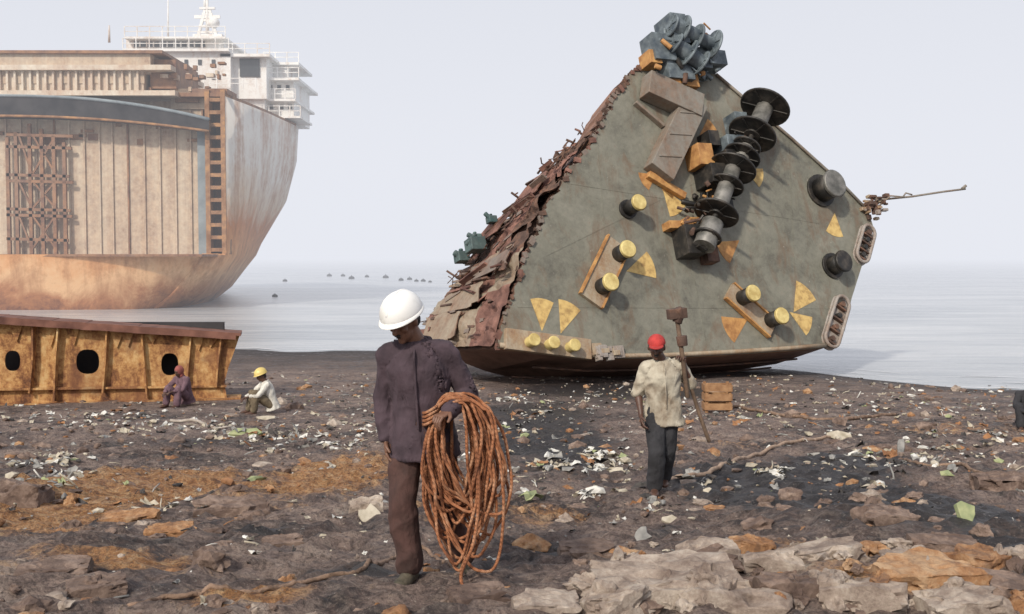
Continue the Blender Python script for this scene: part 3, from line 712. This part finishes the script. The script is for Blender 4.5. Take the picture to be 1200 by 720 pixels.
def finish(mb,name,mat,parent,vox,it=3,fold=0,fs=9,extra=None):
    ob=bpy.data.objects.new(name,mb.mesh(name)); scene.collection.objects.link(ob)
    r=ob.modifiers.new('r','REMESH'); r.mode='VOXEL'; r.voxel_size=vox
    s_=ob.modifiers.new('s','SMOOTH'); s_.factor=.5; s_.iterations=it
    dg=bpy.context.evaluated_depsgraph_get(); me=bpy.data.meshes.new_from_object(ob.evaluated_get(dg)); ob.modifiers.clear(); ob.data=me
    if fold:
        for vt in me.vertices:
            p=vt.co; a=noise.noise(V((p.x*fs+p.z*4,p.y*fs,p.z*fs*.55+p.x*5))); b_=1-2*abs(noise.noise(V((p.x*fs*1.1-p.z*5,p.y*fs*1.1,p.z*fs*.7+7))))
            vt.co=p+vt.normal*fold*(a*1.2+b_*.8-.2)
    if extra is not None:
        bm=bmesh.new(); bm.from_mesh(me); bm.from_mesh(extra.mesh('x')); bm.to_mesh(me); bm.free()
    me.materials.clear(); me.materials.append(mat)
    me.polygons.foreach_set('use_smooth',[True]*len(me.polygons))
    setp(ob,parent); return ob
def hand(mb,W,d,pn,side,curl=.6,sc=1.0):
    d=V(d).normalized(); pn=V(pn); pn=(pn-d*pn.dot(d)).normalized(); side=V(side); side=(side-d*side.dot(d)-pn*side.dot(pn)).normalized()
    mb.loft([(W-d*.02*sc,side*.026*sc,pn*.02*sc),(W+d*.02*sc,side*.034*sc,pn*.017*sc),(W+d*.06*sc,side*.041*sc,pn*.015*sc),(W+d*.09*sc,side*.039*sc,pn*.012*sc)],12)
    for i,(o,L) in enumerate(((.031,.07),(.0105,.08),(-.0105,.074),(-.031,.058))):
        b0=W+d*.082*sc+side*o*sc; c1=curl*(.8+.12*i); d1=(d*math.cos(c1)+pn*math.sin(c1)); d2=d*math.cos(c1*2)+pn*math.sin(c1*2); d3=d*math.cos(c1*2.8)+pn*math.sin(c1*2.8)
        p1=b0+d1*L*.45*sc; p2=p1+d2*L*.32*sc; p3=p2+d3*L*.25*sc
        mb.capsule(b0,p1,.0098*sc,.009*sc,8); mb.capsule(p1,p2,.009*sc,.0082*sc,8); mb.capsule(p2,p3,.0082*sc,.007*sc,8)
    t0=W+d*.025*sc+side*.03*sc; t1=t0+(side*.7+d*.6+pn*.25).normalized()*.038*sc; t2=t1+(side*.2+d*.9+pn*.5).normalized()*.03*sc
    mb.capsule(t0,t1,.013*sc,.0105*sc,8); mb.capsule(t1,t2,.0105*sc,.008*sc,8)

def person(name,origin,J,fwd,hf,mats,hat,vox=.009,sleeve=1.0,fold=.010,bulk=1.0,hem=0.0,beard=True,legs_bare=0.0,barefoot=False):
    """J: joints relative to origin. One continuous body surface plus clothes fitted over it."""
    o=V(origin); root=empty(name,o)
    P={k:o+V(q_) for k,q_ in J.items() if len(q_)==3}
    fwd=V(fwd).normalized()
    spine=(P['neck']-P['pelvis']).normalized(); rgt=(P['shR']-P['shL']).normalized(); hr=(P['hipR']-P['hipL']).normalized()
    fT=rgt.cross(spine).normalized()
    if fT.dot(fwd)<0: fT=-fT
    hf=V(hf).normalized(); hd=P['head']; hside=hf.cross(V((0,0,1))).normalized(); hup=hside.cross(hf).normalized()
    def L(a,b_,t): return P[a].lerp(P[b_],t)
    sw=(P['shR']-P['shL']).length/2
    def torso(mb,e,low=0.0,flare=0.0):
        pc=P['pelvis']; nk=P['neck']
        R=[]
        if low>0: R.append((pc-spine*low,hr*(.165+e+flare)*bulk,fT*(.125+e+flare)*bulk))
        R+=[(pc-spine*.06,hr*(.165+e+flare*.5)*bulk,fT*(.12+e+flare*.5)*bulk),(pc+spine*.03,hr*(.165+e)*bulk,fT*(.12+e)*bulk),
           (pc.lerp(nk,.3),rgt*(.142+e)*bulk,fT*(.105+e)*bulk),(pc.lerp(nk,.55),rgt*(.158+e)*bulk,fT*(.115+e)*bulk),
           (pc.lerp(nk,.72),rgt*(.168+e)*bulk,fT*(.118+e)*bulk),(pc.lerp(nk,.84),rgt*(sw*.78+e),fT*(.095+e)),(pc.lerp(nk,.92),rgt*(sw*.5+e),fT*(.08+e)),(pc.lerp(nk,.99),rgt*(.07+e*.6),fT*(.065+e*.6))]
        mb.loft(R,20)
        for s_ in 'LR':
            mb.capsule(P['neck']-spine*.035,P['sh'+s_]-spine*.01,.05+e*.5,.056+e*.9)
    b=MB(); torso(b,0)
    b.capsule(P['neck']-spine*.03,hd-hup*.05-hf*.015,.062,.056)
    b.ell(hd+hup*.02-hf*.012,hside*.076,hf*.095,hup*.105); b.ell(hd-hup*.055+hf*.022,hside*.056,hf*.062,hup*.062)
    b.capsule(hd+hf*.078+hup*.015,hd+hf*.104-hup*.024,.011,.017); b.ell(hd+hf*.088-hup*.03,hside*.020,hf*.012,hup*.011)
    b.capsule(hd+hf*.080+hup*.034-hside*.035,hd+hf*.080+hup*.034+hside*.035,.013,.013)
    b.ell(hd+hf*.074-hup*.062,hside*.026,hf*.016,hup*.012); b.ell(hd+hf*.064-hup*.095,hside*.024,hf*.022,hup*.02)
    for k in(-1,1):
        b.ell(hd+hside*.078*k-hf*.005-hup*.005,hside*.012,hf*.02,hup*.032); b.ell(hd+hside*.04*k+hf*.062-hup*.02,hside*.022,hf*.02,hup*.02)
    for s_ in 'LR':
        b.capsule(P['sh'+s_],P['el'+s_],.05,.038); b.capsule(P['el'+s_],P['wr'+s_],.038,.026)
        b.capsule(L('el'+s_,'wr'+s_,.25),L('el'+s_,'wr'+s_,.5),.042,.036)
        b.capsule(P['hip'+s_],P['kn'+s_],.085,.056); b.capsule(P['kn'+s_],P['an'+s_],.056,.038); b.capsule(L('kn'+s_,'an'+s_,.2),L('kn'+s_,'an'+s_,.45),.058,.05)
    ex=MB()
    for s_ in 'LR':
        d=(P['wr'+s_]-P['el'+s_]); hdv=J.get('hd'+s_); d=V(hdv) if hdv else d
        pn=V(J['pn'+s_]) if ('pn'+s_) in J else (rgt*(1 if s_=='L' else -1))
        sd=V(J.get('ts'+s_,tuple(fT)))
        hand(ex,P['wr'+s_],d,pn,sd,J.get('curl'+s_,(.45,))[0])
    finish(b,'body',mats['skin'],root,vox,2,extra=ex)
    m_=MB()
    for s_ in 'LR':
        fd=V(J.get('ft'+s_,tuple(fwd))).normalized(); a=P['an'+s_]; z=V((0,0,1)); sd=fd.cross(z).normalized()
        m_.capsule(a-fd*.035-z*.045,a+fd*.06-z*.05,.042,.042); m_.ell(a+fd*.09-z*.06,sd*.048,fd*.10,z*.034); m_.capsule(a,a-z*.03,.046,.045)
    finish(m_,'feet' if barefoot else 'shoes',mats['shoe'],root,vox,2)
    t=MB(); t.loft([(P['pelvis']-spine*.10,hr*.15*bulk,fT*.12*bulk),(P['pelvis'],hr*.178*bulk,fT*.135*bulk),(P['pelvis']+spine*.10,hr*.165*bulk,fT*.125*bulk)],18)
    for s_ in 'LR':
        t.capsule(P['hip'+s_],P['kn'+s_],.105,.084); e_=L('kn'+s_,'an'+s_,1-legs_bare); t.capsule(P['kn'+s_],e_-(P['an'+s_]-P['kn'+s_]).normalized()*.02,.084,.078)
    finish(t,'trousers',mats['trousers'],root,vox,4,fold*.8,6.5)
    sh=MB(); torso(sh,.022,.10+hem,.022)
    for s_ in 'LR':
        sh.capsule(P['sh'+s_],P['el'+s_],.068,.056)
        if sleeve>.5:
            e_=L('el'+s_,'wr'+s_,sleeve*.93); sh.capsule(P['el'+s_],e_,.056,.043)
    finish(sh,'shirt',mats['shirt'],root,vox,3,fold,9)
    c_=MB(); nk=P['neck']+spine*.0
    ring=[nk+rgt*math.cos(a)*.078+fT*math.sin(a)*.072+spine*(.0-.03*max(0,math.sin(a))) for a in [2*math.pi*i/20 for i in range(20)]]
    c_.tube(ring,.016,6,0,True)
    c_.tube([nk.lerp(P['pelvis'],k)+fT*((.085 if k<.1 else .15 if k>.3 else .14)*bulk) for k in (.03,.15,.3,.5,.7,.9)],.009,6,0)
    finish(c_,'collar_and_placket',mats['shirt'],root,vox*.7,1)
    e=MB()
    for k in(-1,1): e.ell(hd+hside*.031*k+hf*.083+hup*.014,hside*.013,hf*.008,hup*.006,8)
    e.ell(hd+hf*.088-hup*.062,hside*.02,hf*.006,hup*.003,8)
    e.obj('eyes_and_mouth',M['eye'],root)
    h_=MB(); h_.ell(hd+hup*.035-hf*.025,hside*.083,hf*.09,hup*.092)
    h_.ell(hd-hup*.02-hf*.055,hside*.066,hf*.05,hup*.06)
    if beard: h_.ell(hd+hf*.091-hup*.047,hside*.028,hf*.012,hup*.008)
    finish(h_,'hair',M['hair'],root,.008,1,.004,40)
    q_=MB(); c=hd+hup*.045-hf*.005
    if hat=='helmet':
        R=[]
        for a in (0,10,22,36,50,64,76,86):
            t_=math.radians(a); R.append((c+hup*.128*math.sin(t_),hside*.117*math.cos(t_)**.85,hf*.142*math.cos(t_)**.85))
        q_.loft(R,32,0,True)
        q_.loft([(c-hup*.012+hf*.012,hside*.124,hf*.156),(c-hup*.004+hf*.006,hside*.124,hf*.154),(c+hup*.008,hside*.117,hf*.143)],32,0,True)
        q_.tube([c+hup*.124*math.cos(a)+hf*.138*math.sin(a)+hup*.004 for a in [(-1.2+2.4*i/12) for i in range(13)]],.010,6,0)
        q_.obj('hard_hat',mats['hat'],root,.004)
    elif hat=='cap':
        R=[]
        for a in (0,20,40,60,80):
            t_=math.radians(a); R.append((c+hup*.09*math.sin(t_)+hup*.0,hside*.09*math.cos(t_),hf*.11*math.cos(t_)))
        q_.loft(R,24,0,True); q_.loft([(c+hf*.09-hup*.008,hside*.07,hf*.085),(c+hf*.088+hup*.004,hside*.07,hf*.085)],20,0,True)
        q_.obj('cap',mats['hat'],root,.003)
    elif hat=='scarf':
        q_.ell(hd+hup*.02-hf*.025,hside*.098,hf*.112,hup*.12); q_.ell(hd-hup*.09-hf*.03,hside*.08,hf*.08,hup*.07)
        q_.obj('headscarf',mats['hat'],root)
    return root,P

gp=zg(-.58,6.36)
shirt1=cloth('shirt_maroon_dark',(.072,.048,.060),(.034,.022,.029)); trous1=cloth('trousers_brown',(.085,.042,.035),(.038,.020,.017))
shoe1=rmat('muddy_shoes',(.05,.045,.03),(.12,.10,.07),14,.8)
J={'pelvis':(0.0,0.02,.88),'neck':(-.03,-.03,1.425),'head':(-.095,-.11,1.54),
 'shL':(-.19,0.0,1.335),'elL':(-.235,.05,1.08),'wrL':(-.21,.0,.84),'shR':(.145,-.02,1.345),'elR':(.265,.03,1.10),'wrR':(.17,-.24,1.04),
 'hipL':(-.09,.02,.86),'knL':(-.115,-.06,.48),'anL':(-.075,.0,.09),'hipR':(.085,.02,.86),'knR':(.13,.0,.48),'anR':(.235,.16,.12),
 'curlL':(.5,),'curlR':(.75,),'hdR':(-.6,-.6,-.25),'pnR':(-.2,-.2,-1),'tsR':(-.3,-.6,.5),'ftL':(-.35,-1,0),'ftR':(.1,-1,-.1)}
man1,P1=person('worker_carrying_cable',(-.52,6.4,gp),J,(-.3,-1,0),(-.5,-.78,-.48),dict(skin=M['skin'],shirt=shirt1,trousers=trous1,shoe=shoe1,hat=M['helmet']),'helmet',.008,1.0,.017,hem=.03,beard=True)
mb=MB(); random.seed(3); o=V((-.52,6.4,gp)); top=o+V((.205,-.10,1.105))
for i in range(30):
    wdt=random.uniform(.09,.215); L_=random.uniform(.55,.84) if i>7 else random.uniform(.82,1.0); yo=-.085+.17*((i*7%30)/29); tw=random.uniform(-.10,.10); sx_=random.uniform(-.03,.05); P=[]; A_=random.uniform(.02,.055); rot=random.uniform(-.10,.10)
    for j in range(48):
        th=2*math.pi*j/48; s1=math.sin(th); c1=math.cos(th)
        zz=(1-s1)/2; wid=wdt*(1-.15*zz*zz)
        P.append(top+V((sx_+rot*zz+wid*math.copysign(abs(c1)**.85,c1)+.05*zz*zz+ A_*noise.noise(V((i*3.1,c1*1.3,s1*1.3)))*(1 if zz>.12 else .4), yo*(1-.15*zz)+tw*c1+.05*noise.noise(V((i*2.3,c1,s1+4)))-.02, -L_*zz+A_*noise.noise(V((c1*1.5,i*1.7,s1+2)))*(1 if zz>.12 else .2)+.012*(i%4)-.02)))
    mb.tube(P,.0092,8,0,True)
for i in range(4):
    P=[]
    for j in range(24):
        th=2*math.pi*j/24; P.append(top+V((-.02,-.0,-.06-.022*i))+V((.05*math.cos(th)-.12,.13*math.sin(th),.03*math.cos(th))))
    mb.tube(P,.0092,8,0,True)
tail=[top+V((.12,-.12,-.3)),top+V((.13,-.14,-.55)),top+V((.10,-.15,-.8)),top+V((.03,-.16,-.98)),top+V((.06,-.2,-1.06)),top+V((.14,-.25,-1.08))]
def smooth(P,n_=8):
    out=[]
    for i in range(len(P)-1):
        p0=P[max(i-1,0)];p1=P[i];p2=P[i+1];p3=P[min(i+2,len(P)-1)]
        for j in range(n_):
            t=j/n_; out.append(.5*((2*p1)+(p2-p0)*t+(2*p0-5*p1+4*p2-p3)*t*t+(3*p1-p0-3*p2+p3)*t**3))
    out.append(P[-1]); return out
mb.tube(smooth(tail),.010,8,0)
m,nt,b=newmat('rusty_cable'); co=coords(nt); f=nz(nt,co,9,6); nt.links.new(ramp(nt,f,[(.32,(.15,.055,.026)),(.5,(.32,.125,.055)),(.68,(.44,.24,.14))]),b.inputs['Base Color']); b.inputs['Roughness'].default_value=.9
wt=N(nt,'ShaderNodeTexWave'); wt.inputs['Scale'].default_value=22; wt.bands_direction='DIAGONAL'; nt.links.new(co,wt.inputs[0]); bump(nt,b,wt.outputs['Fac'],.8,.006)
M['cable']=m
mb.obj('cable_coil',m,man1)

p2=G(775,580); o2=V((p2.x,p2.y,p2.z))
J2={'pelvis':(.02,.02,.84),'neck':(-.01,-.05,1.36),'head':(-.07,-.10,1.485),
 'shL':(-.165,-.03,1.275),'elL':(-.235,.04,1.02),'wrL':(-.215,-.08,.80),'shR':(.17,-.01,1.30),'elR':(.30,.06,1.10),'wrR':(.20,-.06,1.30),
 'hipL':(-.07,.02,.82),'knL':(-.06,-.12,.46),'anL':(-.07,-.02,.09),'hipR':(.085,.02,.82),'knR':(.06,.02,.45),'anR':(.06,.22,.14),
 'curlR':(1.0,),'pnR':(-.5,-.6,0),'hdR':(-.1,-.1,1),'tsR':(-1,0,.2)}
shirt2=cloth('shirt_soiled_cream',(.50,.46,.37),(.22,.17,.12),5); trous2=cloth('trousers_dark',(.035,.035,.04))
man2,P2=person('worker_carrying_hammer',o2,J2,(-.15,-1,0),(-.15,-.95,-.25),dict(skin=M['skin2'],shirt=shirt2,trousers=trous2,shoe=M['skin2'],hat=M['redcap']),'cap',.010,.2,.018,hem=.02)
mb=MB(); hb=P2['wrR']+V((-.01,-.03,.08))
wood=rmat('weathered_wood',(.07,.045,.03),(.18,.12,.08),8,.8)
a=hb+V((.06,.05,-.40)); b_=hb+V((-.06,.0,.40)); mb.tube([a,hb,b_],.024,8,0)
mb.tube([b_+V((0,0,-.05)),b_+V((.03,0,.03)),b_+V((.0,-.02,.09))],.05,8,1); mb.beam(b_+V((-.09,-.02,.03)),b_+V((.09,.02,.05)),.10,.10,1); mb.cyl(hb+V((0,0,.12)),hb+V((-.015,0,.22)),.05,.055,mi=1)
mb.obj('sledge_hammer',[wood,M['rustdk']],man2,.006)
mb=MB(); s0=P2['elR']; mb.tube(smooth([P2['shR']+V((.03,-.05,.05)),s0+V((-.02,-.04,.02)),s0+V((.07,.0,-.25)),s0+V((.15,0,-.48)),s0+V((.19,.02,-.58))]),.020,8,0); mb.obj('sling_rope',wood,man2)

def seated(name,px,py,face,mats,hat):
    p=G(px,py); f=V(face).normalized(); r=f.cross(V((0,0,1))).normalized(); z=V((0,0,1))
    def q(a,b_,c): return tuple(r*a+f*b_+z*c)
    J={'pelvis':q(0,-.12,.17),'neck':q(0,.02,.68),'head':q(.0,.10,.80),'shL':q(-.17,.02,.62),'shR':q(.17,.02,.62),'elL':q(-.24,.2,.42),'elR':q(.24,.2,.42),'wrL':q(-.14,.40,.38),'wrR':q(.1,.42,.34),
     'hipL':q(-.09,-.1,.17),'hipR':q(.09,-.1,.17),'knL':q(-.17,.26,.44),'knR':q(.18,.26,.42),'anL':q(-.15,.30,.08),'anR':q(.16,.34,.08),'pnL':(0,0,-1),'pnR':(0,0,-1),'ftL':tuple(f),'ftR':tuple(f),'tsL':tuple(r),'tsR':tuple(-r)}
    return person(name,(p.x,p.y,p.z),J,tuple(f),tuple(f*1+z*-.35),mats,hat,.014,.9,.012)
shw=cloth('shirt_white',(.68,.66,.60),(.45,.43,.38)); shp=cloth('cloth_mauve',(.17,.10,.12),(.08,.045,.06)); trb=cloth('trousers_khaki',(.18,.14,.09))
seated('seated_worker',312,484,(-.75,-.35,0),dict(skin=M['skin2'],shirt=shw,trousers=trb,shoe=M['skin2'],hat=M['yelhel']),'helmet')
seated('seated_worker',214,476,(-.5,-.8,0),dict(skin=M['skin2'],shirt=shp,trousers=shp,shoe=M['skin2'],hat=cloth('scarf_red',(.3,.09,.08))),'scarf')
seated('crouching_worker',1205,502,(-.3,-.9,0),dict(skin=M['skin2'],shirt=trous2,trousers=trous2,shoe=M['skin2'],hat=M['hair']),'cap')

# ================= GROUND CLUTTER =================
def groundrope(name,pp,r,mat,lift=.8,wig=.05):
    P=[G(a,b_) for a,b_ in pp]; P=smooth(P,14); Q=[]
    for i,p in enumerate(P):
        x=p.x+wig*noise.noise(V((i*.12,0,0))); y=p.y+wig*noise.noise(V((0,i*.12,0)))
        za=sum(zg(x+dx,y+dy) for dx in(-.1,0,.1) for dy in (-.1,0,.1))/9
        Q.append(V((x,y,max(za+r*lift,zg(x,y)-r*.2))))
    m_=MB(); m_.tube(Q,r,8,0); return m_.obj(name,mat)
ropem=rmat('muddy_rope',(.12,.075,.05),(.30,.20,.14),10,.9,bs=.8,bd=.02)
groundrope('ground_cable',[(150,712),(200,704),(260,697),(320,690),(370,682),(420,668),(460,657),(500,650),(545,668)],.015,ropem)
groundrope('ground_rope',[(770,572),(800,560),(840,550),(880,538),(915,524),(945,517),(980,514)],.028,rmat('manila_rope',(.26,.17,.12),(.45,.33,.24),10,.9),1.2)
groundrope('ground_rope',[(1060,540),(1080,545),(1120,548),(1170,560),(1230,566)],.022,ropem,1)
groundrope('ground_cable',[(860,478),(880,482),(930,490),(985,494),(1050,487)],.035,ropem,1)
groundrope('ground_cable',[(200,494),(235,497),(262,502),(300,500)],.03,rmat('plank_grey',(.3,.26,.22),(.45,.4,.35),6,.9),1,.0)

def rock(mb,c,sx_,sy_,sz,rot,seed,mi=0,sub=3,rough=.28,clamp=True):
    bm=bmesh.new(); bmesh.ops.create_icosphere(bm,subdivisions=sub,radius=1); R=Matrix.Rotation(rot,3,'Z'); vs_=[]
    tl=V((.25*math.sin(seed*3.1),.25*math.cos(seed*1.7),0))
    for vt in bm.verts:
        p=vt.co.copy()
        d=1+rough*noise.noise(p*1.6+V((seed,0,0)))*1.6+rough*.6*noise.noise(p*4+V((0,seed,0)))
        if sub>2:
            d+=rough*.35*noise.noise(p*9+V((0,seed,3)))
        p=p*d
        if clamp: p=V((max(-.8,min(.8,p.x)),max(-.78,min(.78,p.y)),max(-.7,min(.58+p.x*tl.x+p.y*tl.y+.16*noise.noise(p*3+V((seed,2,0)))+.10*noise.noise(p*9+V((seed,2,0))),p.z))))
        p=V((p.x*sx_,p.y*sy_,p.z*sz)); vs_.append(V(c)+R@p)
    mb.add(vs_,[tuple(x.index for x in f.verts) for f in bm.faces],mi,False); bm.free()
def rockm(name,c1,c3,c2,mud=.5):
    m,nt,b=newmat(name); co=coords(nt); f=mix(nt,.4,nz(nt,co,2.6,8,.7,.5),nz(nt,co,14,8,.75))
    c=ramp(nt,f,[(.40,c1),(.5,c3),(.6,c2)]); c=mix(nt,ramp(nt,nz(nt,co,5,8,.7,.6),[(.5,.0),(.62,mud)]),c,(.10,.065,.052))
    nt.links.new(c,b.inputs['Base Color']); b.inputs['Roughness'].default_value=.92; bump(nt,b,f,.9,.05); return m
rk1=rockm('rock_pale',(.20,.15,.12),(.34,.275,.225),(.50,.43,.36)); rk2=rockm('rock_brown',(.08,.052,.042),(.18,.125,.098),(.30,.22,.175),.8); rk3=rockm('rock_rusty',(.16,.07,.03),(.34,.18,.085),(.48,.32,.19))
mb=MB(); random.seed(11)
for px,py,w_,h_,rt,mi in [(780,700,85,44,.1,0),(725,714,45,30,.5,0),(865,712,65,36,-.2,0),(828,660,36,30,.3,0),(905,664,36,24,0,0),(965,660,50,28,.4,0),(1090,684,66,34,.1,2),(1015,704,50,30,-.3,0),(1170,700,48,30,0,1),(925,694,44,26,.2,1),(428,602,20,24,.2,0),(268,604,44,24,.3,1),(200,628,30,16,0,2),(15,584,36,28,0,1),(60,672,40,16,.2,1),(1110,645,40,18,0,1),(1150,662,34,24,.5,2),(690,648,34,12,.1,1),(840,702,34,36,.9,0),(745,680,34,24,1.2,0),(1180,570,34,18,0,1),(150,612,34,14,0,2),(1040,612,34,22,.3,1),(880,644,28,18,.2,2),(980,690,30,24,1,0),(1060,664,30,22,.6,0),(800,672,30,22,.4,0),(1130,712,50,22,.2,0),(330,640,24,12,.3,1),(110,690,34,14,.4,1),(560,700,34,12,.4,1),(640,712,40,16,.1,0)]:
    p=G(px,py); s_=w_/F*p.y/.8; rock(mb,(p.x,p.y+s_*.2,p.z),s_,s_*random.uniform(.5,.8),h_/F*p.y*1.05,rt,px*.37,mi,4,.34)
mb.obj('rock_slabs',[rk1,rk2,rk3])
mb=MB()
for i in range(2500):
    y=5.2+28*(random.random()**1.2); x=random.uniform(-.52,.52)*y; s_=random.choice([.015,.02,.025,.03,.04,.05,.07,.11])*random.uniform(.6,1.2)*(1 if y<14 else 1.5)
    if noise.noise(V((x*.5,y*.35,8)))<-.08 and random.random()<.8: continue
    rock(mb,(x,y,zg(x,y)+s_*.05),s_,s_*random.uniform(.5,1),s_*random.uniform(.3,.8),random.uniform(0,3),i*1.3,random.choice([0,1,1,1,1,2]),3 if (y<11 and s_>.05) else 2 if y<9 else 1,.35,False)
for i in range(150): # broken concrete around the slabs at the lower right
    p=G(random.uniform(680,1200),random.uniform(638,716)); s_=random.uniform(.02,.10)
    rock(mb,(p.x,p.y,p.z+s_*.15),s_,s_*random.uniform(.5,1),s_*random.uniform(.4,.9),random.uniform(0,3),i*2.3,random.choice([0,0,0,1,2]),3,.4,False)
mb.obj('rubble_stones',[rk1,rk2,rk3])
LM=[rmat('litter_white',(.40,.39,.36),(.70,.69,.65),9,.7,c3=(.6,.59,.55)),rmat('litter_cream',(.30,.26,.19),(.52,.47,.38),9,.8),rmat('litter_grey',(.16,.16,.155),(.32,.31,.29),9,.8),rmat('litter_dark',(.02,.02,.02),(.07,.06,.055),9,.7),rmat('litter_rust',(.16,.07,.03),(.36,.18,.08),9,.8),rmat('litter_green',(.2,.24,.12),(.36,.38,.2),9,.7)]
mb=MB(); random.seed(31)
def scrap(x,y,s_,mi,lift=0):
    z=zg(x,y)+.15*s_+lift; ty=random.random()
    ax=V((random.uniform(-1,1),random.uniform(-1,1),random.uniform(-.35,.35))).normalized(); ay=ax.cross(V((0,random.uniform(-.4,.4),1))).normalized(); az=ax.cross(ay)
    if ty<.6:
        c=V((x,y,z)); n1=4; asp=random.uniform(.25,.9); vs_=[c+ax*s_*(i/(n1-1)*2-1)*random.uniform(.6,1.2)+ay*s_*asp*(j/(n1-1)*2-1)*random.uniform(.6,1.2)+az*s_*random.uniform(-.38,.38) for j in range(n1) for i in range(n1)]
        mb.add(vs_,[(j*n1+i,j*n1+i+1,(j+1)*n1+i+1,(j+1)*n1+i) for j in range(n1-1) for i in range(n1-1)],mi,False)
    elif ty<.85: rock(mb,(x,y,z),s_*.8,s_*.45,s_*.35,random.uniform(0,3),random.random()*50,mi,1,.5,False)
    else: mb.tube([V((x,y,z))-ax*s_*1.3,V((x,y,z+.1*s_)),V((x,y,z))+ax*s_*1.3+ay*s_*.4],s_*.12,5,mi)
def zone(px,py):
    p=G(px,py); return p.x,p.y
for i in range(5200):
    y=5.4+30*(random.random()**.8); x=random.uniform(-.5,.5)*y
    dn=noise.noise(V((x*.5,y*.28,20)))
    if dn<.0 and random.random()<.7: continue
    s_=random.choice([.012,.015,.02,.025,.03,.04,.055,.08])*random.uniform(.7,1.3)*(.6 if y<10 else 1.15)
    mi=random.choices(range(6),[.15,.25,.27,.22,.11,.02])[0]; scrap(x,y,s_,mi)
for px,py,sx_,sy_,nn,ws in [(320,512,70,12,130,.6),(60,540,35,8,55,.8),(90,488,80,6,80,.6),(400,522,30,8,55,.8),(710,540,30,9,80,.7),(770,600,20,14,26,.7),(905,552,22,4,32,.9),(690,582,16,4,14,.9),(440,500,60,12,80,.5),(650,470,120,8,110,.6),(980,510,22,5,24,.8),(1050,480,120,18,110,.4),(1130,520,90,20,70,.4),(300,640,60,6,18,.9),(820,650,40,8,14,.5),(560,560,90,20,60,.4),(840,490,100,12,90,.4),(520,470,60,6,50,.5),(380,470,60,10,60,.4),(650,545,25,5,30,.7),(250,500,60,6,50,.6),(1060,540,80,10,50,.4),(150,500,100,10,80,.5),(600,500,60,14,50,.4),(70,560,60,16,40,.5),(180,600,90,20,40,.4)]:
    for i in range(nn):
        x,y=zone(px+random.gauss(0,sx_*.6),min(715,py+random.gauss(0,sy_*.6)))
        scrap(x,y,random.uniform(.015,.07)*(.6 if y<10 else 1.3)*random.choice([.7,1,1.3]),random.choices(range(6),[ws*.5,ws*.5,.2,.12,.08,.03])[0],.01)
mb.obj('scattered_litter',LM)
def slabpiece(name,px,py,w_,h_,tilt,mi,th=.03):
    p=G(px,py); W=w_/F*p.y; H_=h_/F*p.y; m_=MB(); P=[]
    for a in range(11):
        t=2*math.pi*a/11; rr=random.uniform(.6,1.2); P.append(V((W*.5*math.cos(t)*rr,0,H_*.5+H_*.5*math.sin(t)*rr)))
    R=Matrix.Rotation(tilt,3,'Y')@Matrix.Rotation(random.uniform(-.9,-.5),3,'X'); m_.prism([V((p.x,p.y,p.z-.02))+R@q for q in P],R@V((0,th,0)),0); return m_.obj(name,LM[mi],bevel=.006)
slabpiece('foam_slab',1130,612,24,36,.35,5,.05); slabpiece('plastic_slab',758,634,20,24,-.5,2); slabpiece('plastic_slab',790,612,26,14,.1,1); slabpiece('metal_scrap_plate',985,516,34,16,.1,1); slabpiece('plastic_slab',725,556,24,12,0,1); slabpiece('plastic_sack',290,512,44,18,0,5,.1); slabpiece('plastic_sack',310,492,22,10,0,1,.1); slabpiece('metal_scrap_plate',430,612,30,26,.2,1,.08)
slabpiece('foam_slab',1055,532,10,22,.3,2); slabpiece('plastic_slab',65,545,26,14,0,1)
p=G(842,484); m_=MB(); z=p.z
for k_ in (0,1,2): m_.bx(p.x-.28,p.x+.28,p.y-.02,p.y+.02,z+.06+k_*.2,z+.2+k_*.2,0); m_.bx(p.x-.28,p.x+.28,p.y+.38,p.y+.42,z+.06+k_*.2,z+.2+k_*.2,0); m_.bx(p.x-.3,p.x-.27,p.y,p.y+.4,z+.06+k_*.2,z+.2+k_*.2,0); m_.bx(p.x+.27,p.x+.3,p.y,p.y+.4,z+.06+k_*.2,z+.2+k_*.2,0)
for a in (-.25,.25):
    for b_ in (.05,.35): m_.bx(p.x+a-.03,p.x+a+.03,p.y+b_-.03,p.y+b_+.03,z,z+.64,0)
m_.obj('wooden_crate',rmat('crate_orange',(.22,.11,.05),(.38,.22,.11),5,.8))
m_=MB()
for px,py in [(386,324),(402,324),(412,327),(430,325),(452,326),(470,329),(480,328),(488,330),(496,330),(504,331),(322,348),(334,330)]:
    y=(CAMZ-SEA)*F/(py-300); p=V(((px-600)/F*y,y,SEA)); s_=random.uniform(.16,.3)*y/150
    m_.ell(p+V((0,0,s_*.3)),V((s_*1.4,0,0)),V((0,s_,0)),V((0,0,s_))); m_.cyl(p,p+V((0,0,s_*1.8)),s_*.15,n=6)
m_.obj('mooring_buoys',M['dk'])
